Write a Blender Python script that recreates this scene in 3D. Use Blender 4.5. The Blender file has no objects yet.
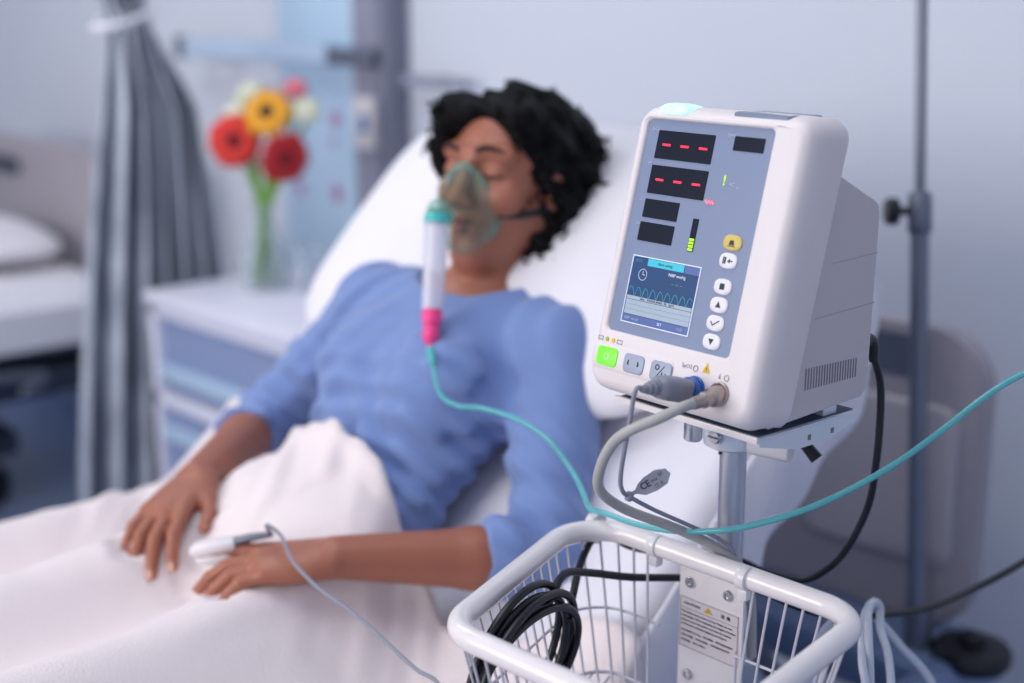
import bpy, bmesh, math, random
import numpy as np
from mathutils import Vector, Matrix
random.seed(7); rng = np.random.RandomState(5)
S = bpy.context.scene; COL = S.collection
PI = math.pi
def V(*a): return np.array(a, float)
def unit(v): v = np.array(v, float); return v/np.linalg.norm(v)

# ------------------------------------------------------------------ materials
def lin(c):
    return tuple(((x/255)/12.92 if x/255 <= .04045 else ((x/255+.055)/1.055)**2.4) for x in c)
def mat(name, col, rough=.5, metal=0, var=.04, vscale=6, bump=0, bscale=200, emit=None, es=1, sub=0, coat=0, sheen=0, spec=None):
    m = bpy.data.materials.new(name); m.use_nodes = True; nt = m.node_tree; b = nt.nodes['Principled BSDF']
    c = lin(col)
    tc = nt.nodes.new('ShaderNodeTexCoord')
    n = nt.nodes.new('ShaderNodeTexNoise'); n.inputs['Scale'].default_value = vscale; n.inputs['Detail'].default_value = 4
    nt.links.new(tc.outputs['Object'], n.inputs['Vector'])
    r = nt.nodes.new('ShaderNodeMix'); r.data_type = 'RGBA'
    r.inputs['A'].default_value = (*[x*(1-var) for x in c], 1); r.inputs['B'].default_value = (*[min(1, x*(1+var)) for x in c], 1)
    nt.links.new(n.outputs['Fac'], r.inputs['Factor']); nt.links.new(r.outputs['Result'], b.inputs['Base Color'])
    b.inputs['Roughness'].default_value = rough; b.inputs['Metallic'].default_value = metal
    if spec is not None: b.inputs['Specular IOR Level'].default_value = spec
    if coat: b.inputs['Coat Weight'].default_value = coat; b.inputs['Coat Roughness'].default_value = .15
    if sheen: b.inputs['Sheen Weight'].default_value = sheen
    if sub:
        b.inputs['Subsurface Weight'].default_value = sub; b.inputs['Subsurface Radius'].default_value = (.02, .008, .004); b.inputs['Subsurface Scale'].default_value = .4
    if emit: b.inputs['Emission Color'].default_value = (*lin(emit), 1); b.inputs['Emission Strength'].default_value = es
    if bump:
        n2 = nt.nodes.new('ShaderNodeTexNoise'); n2.inputs['Scale'].default_value = bscale; n2.inputs['Detail'].default_value = 3
        nt.links.new(tc.outputs['Object'], n2.inputs['Vector'])
        bp = nt.nodes.new('ShaderNodeBump'); bp.inputs['Strength'].default_value = bump; bp.inputs['Distance'].default_value = .002
        nt.links.new(n2.outputs['Fac'], bp.inputs['Height']); nt.links.new(bp.outputs['Normal'], b.inputs['Normal'])
    return m
def clear(name, col, transp=.6, rough=.15, tint=(255, 255, 255), edge=.4):
    m = bpy.data.materials.new(name); m.use_nodes = True; nt = m.node_tree; b = nt.nodes['Principled BSDF']
    b.inputs['Base Color'].default_value = (*lin(col), 1); b.inputs['Roughness'].default_value = rough; b.inputs['Coat Weight'].default_value = .55
    t = nt.nodes.new('ShaderNodeBsdfTransparent'); t.inputs['Color'].default_value = (*lin(tint), 1)
    lw = nt.nodes.new('ShaderNodeLayerWeight'); lw.inputs['Blend'].default_value = .35
    mr = nt.nodes.new('ShaderNodeMapRange'); mr.inputs['To Min'].default_value = 1-transp; mr.inputs['To Max'].default_value = min(1, 1-transp+edge)
    nt.links.new(lw.outputs['Facing'], mr.inputs['Value'])
    mx = nt.nodes.new('ShaderNodeMixShader'); nt.links.new(mr.outputs['Result'], mx.inputs['Fac'])
    nt.links.new(t.outputs[0], mx.inputs[1]); nt.links.new(b.outputs[0], mx.inputs[2])
    nt.links.new(mx.outputs[0], nt.nodes['Material Output'].inputs['Surface']); return m

M = dict(
 wall=mat('painted_wall', (214, 220, 231), .75, var=.02, vscale=2, bump=.05, bscale=300),
 ceil=mat('painted_ceiling', (235, 236, 240), .8),
 floor=mat('blue_vinyl_floor', (128, 150, 190), .35, var=.06, vscale=12),
 base=mat('skirting_vinyl', (150, 165, 195), .5),
 white=mat('white_plastic', (232, 226, 228), .38, var=.015),
 shell=mat('monitor_shell_plastic', (230, 222, 222), .42, var=.015, bump=.03, bscale=900),
 rear=mat('monitor_shell_plastic_shaded', (205, 196, 198), .5, var=.015, bump=.05, bscale=900),  # same plastic as the shell; shade of the side put into a darker colour
 panel=mat('blue_grey_panel', (124, 138, 168), .36, var=.03),
 led=mat('smoked_led_window', (24, 30, 46), .35, var=.1, spec=.12),
 black=mat('black_rubber', (17, 19, 28), .38, var=.1),
 slot=mat('dark_slot', (128, 121, 128), .7),
 seam=mat('seam_line', (172, 164, 168), .7),
 red=mat('lit_red_segment', (200, 20, 50), .4, emit=(255, 32, 70), es=1.3),
 pink_led=mat('lit_pink_mark', (200, 60, 80), .4, emit=(255, 150, 165), es=.9),
 green_led=mat('lit_green_segment', (150, 220, 20), .4, emit=(175, 235, 20), es=.75),
 screen=mat('lit_screen_blue', (42, 66, 104), .15, var=.1, emit=(46, 74, 116), es=.4),
 screen_line=mat('screen_white_line', (205, 215, 228), .3, emit=(205, 215, 228), es=.35),
 screen_teal=mat('screen_teal_bar', (50, 185, 205), .3, emit=(50, 185, 205), es=.2),
 screen_wave=mat('screen_wave_cyan', (55, 150, 170), .3, emit=(60, 150, 170), es=.15),
 screen_grey=mat('screen_grey_table', (150, 166, 180), .3, emit=(150, 166, 180), es=.25),
 screen_bar=mat('screen_status_bar', (72, 92, 150), .3, emit=(72, 92, 150), es=.3),
 screen_olive=mat('screen_olive_text', (120, 135, 110), .3, emit=(120, 135, 110), es=.3),
 key=mat('white_key', (232, 230, 235), .4), keyy=mat('yellow_key', (214, 190, 100), .4), keyg=mat('grey_key', (160, 170, 190), .4),
 keyon=mat('lit_green_key', (120, 225, 60), .35, emit=(110, 230, 50), es=.35),
 ink=mat('dark_ink', (40, 44, 62), .6), inkl=mat('pale_ink', (190, 200, 220), .6), inkg=mat('grey_ink', (130, 130, 140), .6),
 yellow=mat('yellow_ink', (222, 180, 30), .5), orange=mat('orange_lamp', (245, 190, 50), .4), olive=mat('olive_lamp', (165, 185, 50), .4),
 lens=mat('lit_alarm_lens', (185, 225, 235), .2, emit=(165, 225, 240), es=.85),
 greytab=mat('grey_top_label', (120, 132, 155), .4),
 chrome=mat('polished_metal', (200, 200, 205), .18, metal=1, var=.03),
 alu=mat('brushed_aluminium', (190, 194, 205), .3, metal=.85, var=.04),
 tray=mat('tray_enamel', (215, 222, 232), .28, metal=.3),
 traypad=mat('blue_tray_pad', (66, 84, 110), .6),
 greyp=mat('grey_plug_plastic', (140, 142, 155), .5), grey_cable=mat('grey_cable', (140, 143, 158), .5),
 hose=mat('beige_hose', (176, 174, 172), .5), blue=mat('blue_ring_plastic', (25, 90, 175), .35),
 enamel=mat('white_enamel', (238, 232, 232), .22, var=.01, coat=.6),
 wire=mat('white_wire', (205, 203, 210), .3), label=mat('printed_label', (226, 216, 216), .5),
 tie=clear('clear_cable_clamp', (245, 243, 245), .2, .3),
 teal=clear('teal_oxygen_tubing', (105, 198, 204), .42, .12, (205, 240, 240), .3),
 tealp=mat('teal_connector', (70, 190, 185), .35), pinkp=mat('pink_connector', (250, 70, 145), .4),
 nickel=mat('nickel_plated_metal', (176, 162, 156), .36, metal=.9),
 mask=clear('pale_green_mask_plastic', (190, 222, 212), .965, .10, (243, 250, 247), .28),
 maskrim=clear('mask_rim_plastic', (150, 205, 192), .75, .15, (225, 243, 236), .3),
 milky=clear('milky_tube', (225, 225, 240), .42, .2),
 strap=mat('dark_green_elastic', (22, 40, 46), .7),
 wtube=clear('white_tubing', (215, 222, 235), .2, .3),
 sheet=mat('white_bed_sheet', (232, 230, 238), .85, var=.02, bump=.25, bscale=60, sheen=.2),
 blanket=mat('white_cotton_blanket', (238, 226, 226), .9, var=.02, vscale=30, bump=.5, bscale=350, sheen=.3),
 pillow=mat('white_pillow_case', (236, 233, 238), .85, bump=.2, bscale=80, sheen=.2),
 shirt=mat('periwinkle_jersey', (116, 140, 192), .85, var=.04, vscale=20, bump=.25, bscale=600, sheen=.25),
 skin=mat('brown_skin', (164, 102, 80), .45, var=.05, vscale=14, sub=.15, bump=.06, bscale=300),
 lips=mat('lips', (132, 70, 74), .4), brow=mat('eyebrow_hair', (40, 28, 28), .8), nail=mat('fingernail', (182, 128, 110), .3),
 hair=mat('black_curly_hair', (8, 8, 11), .6, var=.3, vscale=60, spec=.15),
 bedp=mat('shaded_beige_bed_plastic', (166, 160, 168), .5), bedin=mat('pale_bed_inset', (186, 180, 186), .5), bedf=mat('blue_grey_bed_frame', (120, 140, 175), .45, var=.05),  # bed plastic darkened: shade at the headboard is put into its colour
 dark=mat('dark_bed_mechanism', (58, 64, 80), .55), steel=mat('grey_steel', (122, 128, 142), .35, metal=.6),
 cab=mat('white_laminate', (226, 226, 240), .4), cabd=mat('blue_grey_drawer', (136, 152, 188), .45), cabh=mat('pale_blue_handle', (176, 200, 222), .35),
 curt=None,
 bpanel=mat('pale_blue_glazed_panel', (194, 221, 243), .3, var=.04), col=mat('grey_trunking', (150, 152, 172), .5), cold=mat('dark_trunking_edge', (122, 126, 144), .5),
 rail=mat('pale_blue_rail', (190, 210, 232), .3), decal=mat('pink_flower_sticker', (196, 150, 190), .5), sock=mat('blue_socket', (60, 120, 180), .4),
 glass=clear('vase_glass', (226, 236, 244), .93, .03, (248, 250, 252), .65), water=clear('water', (215, 228, 225), .98, .03, (246, 250, 248), .08),
 stem=mat('flower_stem', (112, 160, 62), .5), pred=mat('red_gerbera_petal', (226, 52, 40), .55, var=.15, vscale=40), pred2=mat('deep_red_gerbera_petal', (186, 26, 34), .55, var=.15, vscale=40),
 pyel=mat('yellow_petal', (240, 168, 30), .55, var=.12, vscale=40), pwhite=mat('cream_petal', (228, 232, 205), .6, var=.1, vscale=60), ppink=mat('pink_petal', (232, 130, 145), .6),
 fcen=mat('dark_flower_centre', (48, 22, 20), .8), fcenr=mat('dark_red_flower_centre', (120, 14, 26), .8),
)
def curtain_mat():  # fabric colour varies in vertical paler and darker streaks
    m = mat('grey_curtain_fabric', (140, 148, 160), .85, var=.1, vscale=4, bump=.2, bscale=120, sheen=.2)
    nt = m.node_tree; b = nt.nodes['Principled BSDF']
    tc = nt.nodes.new('ShaderNodeTexCoord'); mp = nt.nodes.new('ShaderNodeMapping'); mp.inputs['Scale'].default_value = (1, 30, .8)
    n = nt.nodes.new('ShaderNodeTexNoise'); n.inputs['Scale'].default_value = 1.6; n.inputs['Detail'].default_value = 5
    cr = nt.nodes.new('ShaderNodeValToRGB'); cr.color_ramp.elements[0].color = (*lin((138, 146, 160)), 1); cr.color_ramp.elements[0].position = .35
    cr.color_ramp.elements[1].color = (*lin((198, 206, 218)), 1); cr.color_ramp.elements[1].position = .65
    nt.links.new(tc.outputs['Object'], mp.inputs['Vector']); nt.links.new(mp.outputs[0], n.inputs['Vector']); nt.links.new(n.outputs['Fac'], cr.inputs[0]); nt.links.new(cr.outputs[0], b.inputs['Base Color'])
    return m
M['curt'] = curtain_mat()

# ------------------------------------------------------------------ objects
def wloc(o):
    l = V(0, 0, 0)
    while o is not None: l = l + np.array(o.location); o = o.parent
    return l
def tagp(o, label=None, cat=None, group=None, kind=None):
    if label: o['label'] = label
    if cat: o['category'] = cat
    if group: o['group'] = group
    if kind: o['kind'] = kind
    return o
def empty(name, loc, label, cat, group=None):
    o = bpy.data.objects.new(name, None); o.empty_display_size = .05; o.location = loc; COL.objects.link(o); return tagp(o, label, cat, group)
class MB:
    def __init__(s): s.v = []; s.f = []; s.m = []
    def add(s, vf, mi=0):
        v, f = vf; k = len(s.v); s.v += [tuple(p) for p in v]; s.f += [tuple(i+k for i in q) for q in f]; s.m += [mi]*len(f); return s
def obj(name, vf, m, parent=None, smooth=True, angle=40, loc=None, label=None):
    mi = None
    if isinstance(vf, MB): mi = vf.m; vf = (vf.v, vf.f)
    v, f = vf; v = np.array(v, float)
    base = wloc(parent) if parent else (np.array(loc, float) if loc is not None else V(0, 0, 0))
    me = bpy.data.meshes.new(name)
    me.from_pydata((v-base).tolist(), [], [tuple(int(i) for i in q) for q in f])
    bm = bmesh.new(); bm.from_mesh(me); bmesh.ops.recalc_face_normals(bm, faces=bm.faces); bm.to_mesh(me); bm.free()
    ms = m if isinstance(m, list) else [m]
    for x in ms: me.materials.append(x)
    if mi and len(ms) > 1: me.polygons.foreach_set('material_index', mi)
    if smooth:
        me.polygons.foreach_set('use_smooth', [True]*len(me.polygons)); me.set_sharp_from_angle(angle=math.radians(angle))
    me.update(); o = bpy.data.objects.new(name, me); COL.objects.link(o)
    if parent: o.parent = parent
    else: o.location = base
    if label: o['label'] = label
    return o

# ------------------------------------------------------------------ shapes (vertex/face lists)
def box(c, s, b=0, seg=2, rot=None):
    bm = bmesh.new(); bmesh.ops.create_cube(bm, size=1); bmesh.ops.scale(bm, vec=s, verts=bm.verts)
    if b: bmesh.ops.bevel(bm, geom=bm.edges[:], offset=b, segments=seg, affect='EDGES', profile=.5)
    if rot is not None: bmesh.ops.transform(bm, matrix=rot.to_4x4(), verts=bm.verts)
    bmesh.ops.translate(bm, vec=c, verts=bm.verts); bm.verts.index_update()
    r = ([tuple(v.co) for v in bm.verts], [tuple(v.index for v in f.verts) for f in bm.faces]); bm.free(); return r
def bx(a, b_, bev=0, seg=2):
    a = V(*a); b_ = V(*b_); return box((a+b_)/2, np.abs(b_-a), bev, seg)
def catmull(P, n=8, closed=False):
    P = [np.array(p, float) for p in P]; out = []; N = len(P)
    for i in range(N if closed else N-1):
        p1, p2 = P[i], P[(i+1) % N]
        p0 = P[i-1] if (i > 0 or closed) else 2*p1-p2
        p3 = P[(i+2) % N] if (closed or i+2 < N) else 2*p2-p1
        for k in range(n):
            t = k/n; out.append(.5*((2*p1)+(-p0+p2)*t+(2*p0-5*p1+4*p2-p3)*t*t+(-p0+3*p1-3*p2+p3)*t**3))
    if not closed: out.append(P[-1])
    return out
def tube(P, r, seg=12, n=8, closed=False, spline=True, cap=True):
    pts = catmull(P, n, closed) if spline else [np.array(p, float) for p in P]
    m = len(pts); rr = r if callable(r) else (lambda t: r) if np.isscalar(r) else (lambda t: float(np.interp(t, np.linspace(0, 1, len(r)), r)))
    v = []; f = []; up = None
    T = [unit(pts[(i+1) % m]-pts[i-1]) if closed else unit(pts[min(i+1, m-1)]-pts[max(i-1, 0)]) for i in range(m)]
    for i in range(m):
        t = T[i]
        if up is None: up = V(0, 0, 1) if abs(t[2]) < .9 else V(1, 0, 0)
        a = unit(np.cross(t, up)); up = np.cross(a, t); R_ = rr(i/max(1, m-1))
        for k in range(seg):
            th = 2*PI*k/seg; v.append(pts[i]+R_*(math.cos(th)*a+math.sin(th)*up))
    for i in range(m if closed else m-1):
        j = (i+1) % m
        off = 0
        if closed and j == 0:
            off = min(range(seg), key=lambda q: np.linalg.norm(v[q]-v[i*seg]))
        for k in range(seg): f.append((i*seg+k, i*seg+(k+1) % seg, j*seg+(k+1+off) % seg, j*seg+(k+off) % seg))
    if cap and not closed: f.append(tuple(range(seg))[::-1]); f.append(tuple(range((m-1)*seg, m*seg)))
    return v, f
def rod(a, b, r, seg=16): return tube([a, b], r, seg, spline=False)
def lathe(o, ax, prof, seg=24, cap=True):
    o = np.array(o, float); ax = unit(ax); a = unit(np.cross(ax, V(0, 0, 1) if abs(ax[2]) < .9 else V(1, 0, 0))); b = np.cross(ax, a); v = []; f = []
    for (r, h) in prof:
        for k in range(seg):
            t = 2*PI*k/seg; v.append(o+ax*h+max(r, 1e-5)*(math.cos(t)*a+math.sin(t)*b))
    for i in range(len(prof)-1):
        for k in range(seg): f.append((i*seg+k, i*seg+(k+1) % seg, (i+1)*seg+(k+1) % seg, (i+1)*seg+k))
    if cap: f.append(tuple(range(seg))[::-1]); f.append(tuple(range((len(prof)-1)*seg, len(prof)*seg)))
    return v, f
def rrect(x0, x1, y0, y1, r, k=7):
    out = []
    for cx, cy, a0 in ((x1-r, y1-r, 0), (x0+r, y1-r, PI/2), (x0+r, y0+r, PI), (x1-r, y0+r, 1.5*PI)):
        for i in range(k+1): a = a0+PI/2*i/k; out.append((cx+r*math.cos(a), cy+r*math.sin(a)))
    return out
def loft(loops, cap0=True, cap1=True):
    n = len(loops[0]); v = [p for l in loops for p in l]; f = []
    for i in range(len(loops)-1):
        for k in range(n): f.append((i*n+k, i*n+(k+1) % n, (i+1)*n+(k+1) % n, (i+1)*n+k))
    if cap0: f.append(tuple(range(n))[::-1])
    if cap1: f.append(tuple(range((len(loops)-1)*n, len(loops)*n)))
    return v, f
def prism(poly, fr, n0, n1, bev=0):
    """poly: 2-D outline mapped by fr(x, y, n)"""
    if bev:
        c = np.mean(poly, 0); ins = [tuple(np.array(p)+(c-np.array(p))/max(1e-6, np.linalg.norm(c-np.array(p)))*bev) for p in poly]
        return loft([[fr(*p, n0) for p in poly], [fr(*p, n1-bev*.8) for p in poly], [fr(*p, n1) for p in ins]])
    return loft([[fr(*p, n0) for p in poly], [fr(*p, n1) for p in poly]])
def grid(fn, nu, nv, closed_u=False):
    v = [fn(i/(nu-1) if not closed_u else i/nu, j/(nv-1)) for i in range(nu) for j in range(nv)]; f = []
    for i in range(nu if closed_u else nu-1):
        for j in range(nv-1):
            a = i*nv+j; b = ((i+1) % nu)*nv+j; f.append((a, b, b+1, a+1))
    return v, f
def solid(o, t, off=-1):
    md = o.modifiers.new('thickness', 'SOLIDIFY'); md.thickness = t; md.offset = off; return o
def subd(o, l=1):
    md = o.modifiers.new('smooth', 'SUBSURF'); md.levels = l; md.render_levels = l; return o
def text_vf(s, size, fr, extr=.00015, align='CENTER', bold=False):
    cu = bpy.data.curves.new('lettering_source', 'FONT'); cu.body = s; cu.size = size; cu.align_x = align; cu.align_y = 'CENTER'; cu.extrude = extr; cu.resolution_u = 2
    if bold: cu.offset = size*.02
    o = bpy.data.objects.new('lettering_source', cu); COL.objects.link(o); dg = bpy.context.evaluated_depsgraph_get(); dg.update()
    me = bpy.data.meshes.new_from_object(o.evaluated_get(dg)); v = [fr(p.co.x, p.co.y, p.co.z) for p in me.vertices]; f = [tuple(p.vertices) for p in me.polygons]
    bpy.data.objects.remove(o); bpy.data.curves.remove(cu); bpy.data.meshes.remove(me); return v, f

# ------------------------------------------------------------------ signed-distance sculpting
class Field:
    def __init__(s, lo, hi, h):
        s.lo = np.array(lo, float); s.h = h; s.n = np.ceil((np.array(hi)-s.lo)/h).astype(int)+1
        s.d = np.full(s.n, .06, np.float32); s.ax = [s.lo[i]+h*np.arange(s.n[i]) for i in range(3)]
    def win(s, c0, c1, pad):
        a = np.clip(np.floor((np.array(c0)-pad-s.lo)/s.h).astype(int), 0, s.n); b = np.clip(np.ceil((np.array(c1)+pad-s.lo)/s.h).astype(int)+1, 0, s.n)
        sl = tuple(slice(a[i], b[i]) for i in range(3)); X = s.ax[0][sl[0]][:, None, None]; Y = s.ax[1][sl[1]][None, :, None]; Z = s.ax[2][sl[2]][None, None, :]; return sl, X, Y, Z
    def mix(s, sl, d, k, sub=False):
        if 0 in s.d[sl].shape: return
        a = s.d[sl]
        if sub:
            d = -d; h = np.clip(.5-.5*(a-d)/k, 0, 1); s.d[sl] = a*(1-h)+d*h+k*h*(1-h)
        else:
            h = np.clip(.5+.5*(d-a)/k, 0, 1); s.d[sl] = d*(1-h)+a*h-k*h*(1-h)
    def cap(s, a, b, ra, rb=None, k=.01, clip=None):
        a = np.array(a, float); b = np.array(b, float); rb = ra if rb is None else rb
        sl, X, Y, Z = s.win(np.minimum(a, b), np.maximum(a, b), max(ra, rb)+k+.06); ab = b-a; L = ab@ab
        t = np.clip(((X-a[0])*ab[0]+(Y-a[1])*ab[1]+(Z-a[2])*ab[2])/L, 0, 1)
        d = np.sqrt((X-a[0]-t*ab[0])**2+(Y-a[1]-t*ab[1])**2+(Z-a[2]-t*ab[2])**2)-(ra+(rb-ra)*t)
        if clip is not None:
            p, n = clip; d = np.maximum(d, (X-p[0])*n[0]+(Y-p[1])*n[1]+(Z-p[2])*n[2])
        s.mix(sl, d, k)
    def ell(s, c, r, R=None, k=.01, sub=False):
        c = np.array(c, float); R = np.eye(3) if R is None else R; m = max(r)
        sl, X, Y, Z = s.win(c, c, m+k+.06); P = [(X-c[0])*R[i][0]+(Y-c[1])*R[i][1]+(Z-c[2])*R[i][2] for i in range(3)]
        k0 = np.sqrt(sum((P[i]/r[i])**2 for i in range(3))); k1 = np.sqrt(sum((P[i]/r[i]**2)**2 for i in range(3)))+1e-6
        s.mix(sl, k0*(k0-1)/k1, k, sub)
    def mesh(s):
        d = s.d; ins = d < 0; n = s.n
        corners = [(i, j, k) for i in (0, 1) for j in (0, 1) for k in (0, 1)]
        sub = lambda A, c: A[c[0]:n[0]-1+c[0], c[1]:n[1]-1+c[1], c[2]:n[2]-1+c[2]]
        cnt = sum(sub(ins, c).astype(np.int8) for c in corners); act = (cnt > 0) & (cnt < 8); idx = -np.ones(act.shape, np.int64)
        I = np.argwhere(act); idx[act] = np.arange(len(I)); pos = np.zeros((len(I), 3)); w = np.zeros(len(I))
        val = {c: d[I[:, 0]+c[0], I[:, 1]+c[1], I[:, 2]+c[2]].astype(float) for c in corners}
        for a in corners:
            for ax in range(3):
                if a[ax]: continue
                b = list(a); b[ax] = 1; b = tuple(b); va, vb = val[a], val[b]; cr = (va < 0) != (vb < 0)
                t = np.where(cr, va/np.where(cr, va-vb, 1), 0); p = np.tile(np.array(a, float), (len(I), 1)); p[:, ax] = t; pos[cr] += p[cr]; w[cr] += 1
        V_ = s.lo+(I+pos/w[:, None])*s.h; F = []
        for ax in range(3):
            o = [1 if i == ax else 0 for i in range(3)]
            A = ins[:n[0]-o[0], :n[1]-o[1], :n[2]-o[2]]; B = ins[o[0]:, o[1]:, o[2]:]
            E = np.argwhere(A != B); u, w_ = [i for i in range(3) if i != ax]
            E = E[(E[:, u] > 0) & (E[:, w_] > 0) & (E[:, u] < n[u]-1) & (E[:, w_] < n[w_]-1)]
            q = []
            for du, dw in ((0, 0), (1, 0), (1, 1), (0, 1)):
                e = E.copy(); e[:, u] -= du; e[:, w_] -= dw; q.append(idx[e[:, 0], e[:, 1], e[:, 2]])
            F.append(np.stack(q, 1))
        F = np.concatenate(F); F = F[(F >= 0).all(1)]; return V_, F
def obj_np(name, V_, F, m, parent, smooth_it=0):
    me = bpy.data.meshes.new(name); b = wloc(parent) if parent else V(0, 0, 0)
    me.vertices.add(len(V_)); me.vertices.foreach_set('co', (V_-b).astype(np.float32).ravel()); me.loops.add(F.size); me.loops.foreach_set('vertex_index', F.ravel().astype(np.int32))
    me.polygons.add(len(F)); me.polygons.foreach_set('loop_start', np.arange(0, F.size, 4, dtype=np.int32)); me.update(calc_edges=True); me.validate()
    bm = bmesh.new(); bm.from_mesh(me); bmesh.ops.recalc_face_normals(bm, faces=bm.faces); bm.to_mesh(me); bm.free()
    me.polygons.foreach_set('use_smooth', [True]*len(me.polygons)); me.materials.append(m); me.update()
    o = bpy.data.objects.new(name, me); COL.objects.link(o)
    if parent: o.parent = parent
    if smooth_it:
        md = o.modifiers.new('relax', 'SMOOTH'); md.iterations = smooth_it; md.factor = .5
    return o
def waves(X, Y, Z, freqs, amp, seed):
    r = np.random.RandomState(seed); out = 0
    for fq in freqs:
        for _ in range(3):
            k = unit(r.randn(3))*fq; out = out+np.sin(k[0]*X+k[1]*Y+k[2]*Z+r.rand()*6.28)*amp/len(freqs)/1.7
    return out

# ================================================================== ROOM
def struct(name, vf, m, **k):
    o = obj(name, vf, m, **k); o['kind'] = 'structure'; return o
WY = 2.2
struct('floor', bx((-6.1, -3.2, -.1), (1.8, WY+.1, 0)), M['floor'])
struct('ceiling', bx((-6.1, -3.2, 2.8), (1.8, WY+.1, 2.9)), M['ceil'])
struct('wall_back', bx((-6.1, WY, 0), (1.8, WY+.1, 2.8)), M['wall'])
struct('wall_left', bx((-6.1, -3.2, 0), (-6.0, WY, 2.8)), M['wall'])
struct('wall_right', bx((1.7, -3.2, 0), (1.8, WY, 2.8)), M['wall'])
struct('baseboard_back', bx((-6.0, WY-.015, 0), (1.8, WY, .1), .004), M['base'])
# pale blue glazed panel, grey trunking column on the wall
pn = MB(); pn.add(bx((-3.25, WY-.03, .12), (-2.91, WY, 2.5), .004)); struct('trim_1', pn, M['bpanel'])
tr = MB(); tr.add(bx((-2.90, WY-.045, .12), (-2.76, WY, 2.6), .004)); struct('trim_2', tr, M['col'])
tr = MB(); tr.add(bx((-2.77, WY-.07, .12), (-2.725, WY, 2.6), .006)); struct('trim_3', tr, M['cold'])
sk = empty('wall_socket', (-2.83, WY-.045, 1.14), 'pale wall socket plate with a blue outlet on the grey column', 'socket')
obj('faceplate', bx((-2.88, WY-.062, 1.08), (-2.795, WY-.045, 1.21), .004), M['white'], sk); obj('outlet', bx((-2.85, WY-.068, 1.12), (-2.82, WY-.06, 1.165), .004), M['sock'], sk)
rl = empty('wall_rail', (-3.2, WY, 1.3), 'pale blue horizontal equipment rail fixed across the blue wall panel', 'rail')
obj('rail_bar', bx((-3.62, WY-.11, 1.285), (-2.93, WY-.085, 1.34), .008), M['rail'], rl)
obj('end_cap', bx((-3.66, WY-.115, 1.28), (-3.62, WY-.08, 1.345), .008), M['steel'], rl)
obj('rail_extension', bx((-2.93, WY-.105, 1.285), (-2.75, WY-.085, 1.33), .006), M['steel'], rl, label='dark steel end of the rail')
for x in (-3.5, -2.8): obj('bracket', bx((x-.02, WY-.09, 1.295), (x+.02, WY-.0, 1.33), .003), M['steel'], rl)
rl2 = empty('wall_rail', (-2.55, WY, 1.25), 'short grey rail on the wall right of the dark column', 'rail')
obj('rail_bar', bx((-2.70, WY-.06, 1.245), (-2.46, WY-.04, 1.27), .006), M['col'], rl2); obj('bracket', bx((-2.6, WY-.05, 1.25), (-2.57, WY, 1.27), .003), M['steel'], rl2)
def sticker(x, z, r, lab):
    mb = MB()
    for k in range(5):
        a = 2*PI*k/5; mb.add(lathe((x+r*.62*math.cos(a), WY-.0305, z+r*.62*math.sin(a)), (0, -1, 0), [(r*.5, 0), (r*.5, .001)], 14))
    mb.add(lathe((x, WY-.031, z), (0, -1, 0), [(r*.4, 0), (r*.4, .0012)], 12)); o = obj('wall_sticker', mb, M['decal'], loc=(x, WY-.03, z)); tagp(o, lab, 'sticker', 'pink flower stickers on the blue wall panel')
for x, z, r, lab in ((-3.0, 1.143, .022, 'pink flower sticker on the blue panel, highest of those right of the bouquet'), (-3.17, .945, .018, 'pink flower sticker on the blue panel just below the bouquet'),
                    (-3.0, .95, .022, 'pink flower sticker on the blue panel, lowest on its right side'), (-3.01, 1.085, .012, 'small faint pink flower sticker on the blue panel, middle of the right side')): sticker(x, z, r, lab)

# ================================================================== CURTAIN
cu = empty('privacy_curtain', (-3.05, 1.6, .02), 'long grey streaked privacy curtain tied back beside the bedside cabinet', 'curtain')
def curt(u, v):
    z = 2.55-v*2.43
    zz = [0, .3, .8, 1.2, 1.38, 1.44, 1.6, 2.0, 2.6]
    a = np.interp(z, zz, [1.40, 1.405, 1.46, 1.525, 1.56, 1.555, 1.50, 1.40, 1.3]); b = np.interp(z, zz, [1.82, 1.82, 1.81, 1.775, 1.67, 1.66, 1.75, 1.85, 1.95])
    w = np.interp(z, zz, [.06, .06, .05, .035, .02, .02, .03, .04, .05])
    ph = u*2*PI*6.5+.4*math.sin(z*2+u*4)
    return (-3.05+w*math.sin(ph)+.4*w*math.sin(ph*2.3+1)+.05*math.sin(u*PI)*(z < 1.4), a+(b-a)*u+.25*w*math.cos(ph*1.0+.6), z)
solid(obj('curtain_fabric', grid(curt, 170, 60), M['curt'], cu, angle=180), .003)
obj('tieback', tube([(-3.05+.055*math.cos(t), 1.612+.068*math.sin(t), 1.40+.02*math.sin(t)) for t in np.linspace(0, 2*PI, 14)[:-1]], .010, 10, 4, closed=True), M['sheet'], cu, label='pale fabric tieback')
obj('curtain_track', bx((-3.07, -1.0, 2.55), (-3.03, WY, 2.58), .004), M['alu'], cu)
for k in range(9): obj('glider', rod((-3.05, 1.32+.075*k, 2.56), (-3.05, 1.32+.075*k, 2.53), .006, 8), M['white'], cu)

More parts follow.
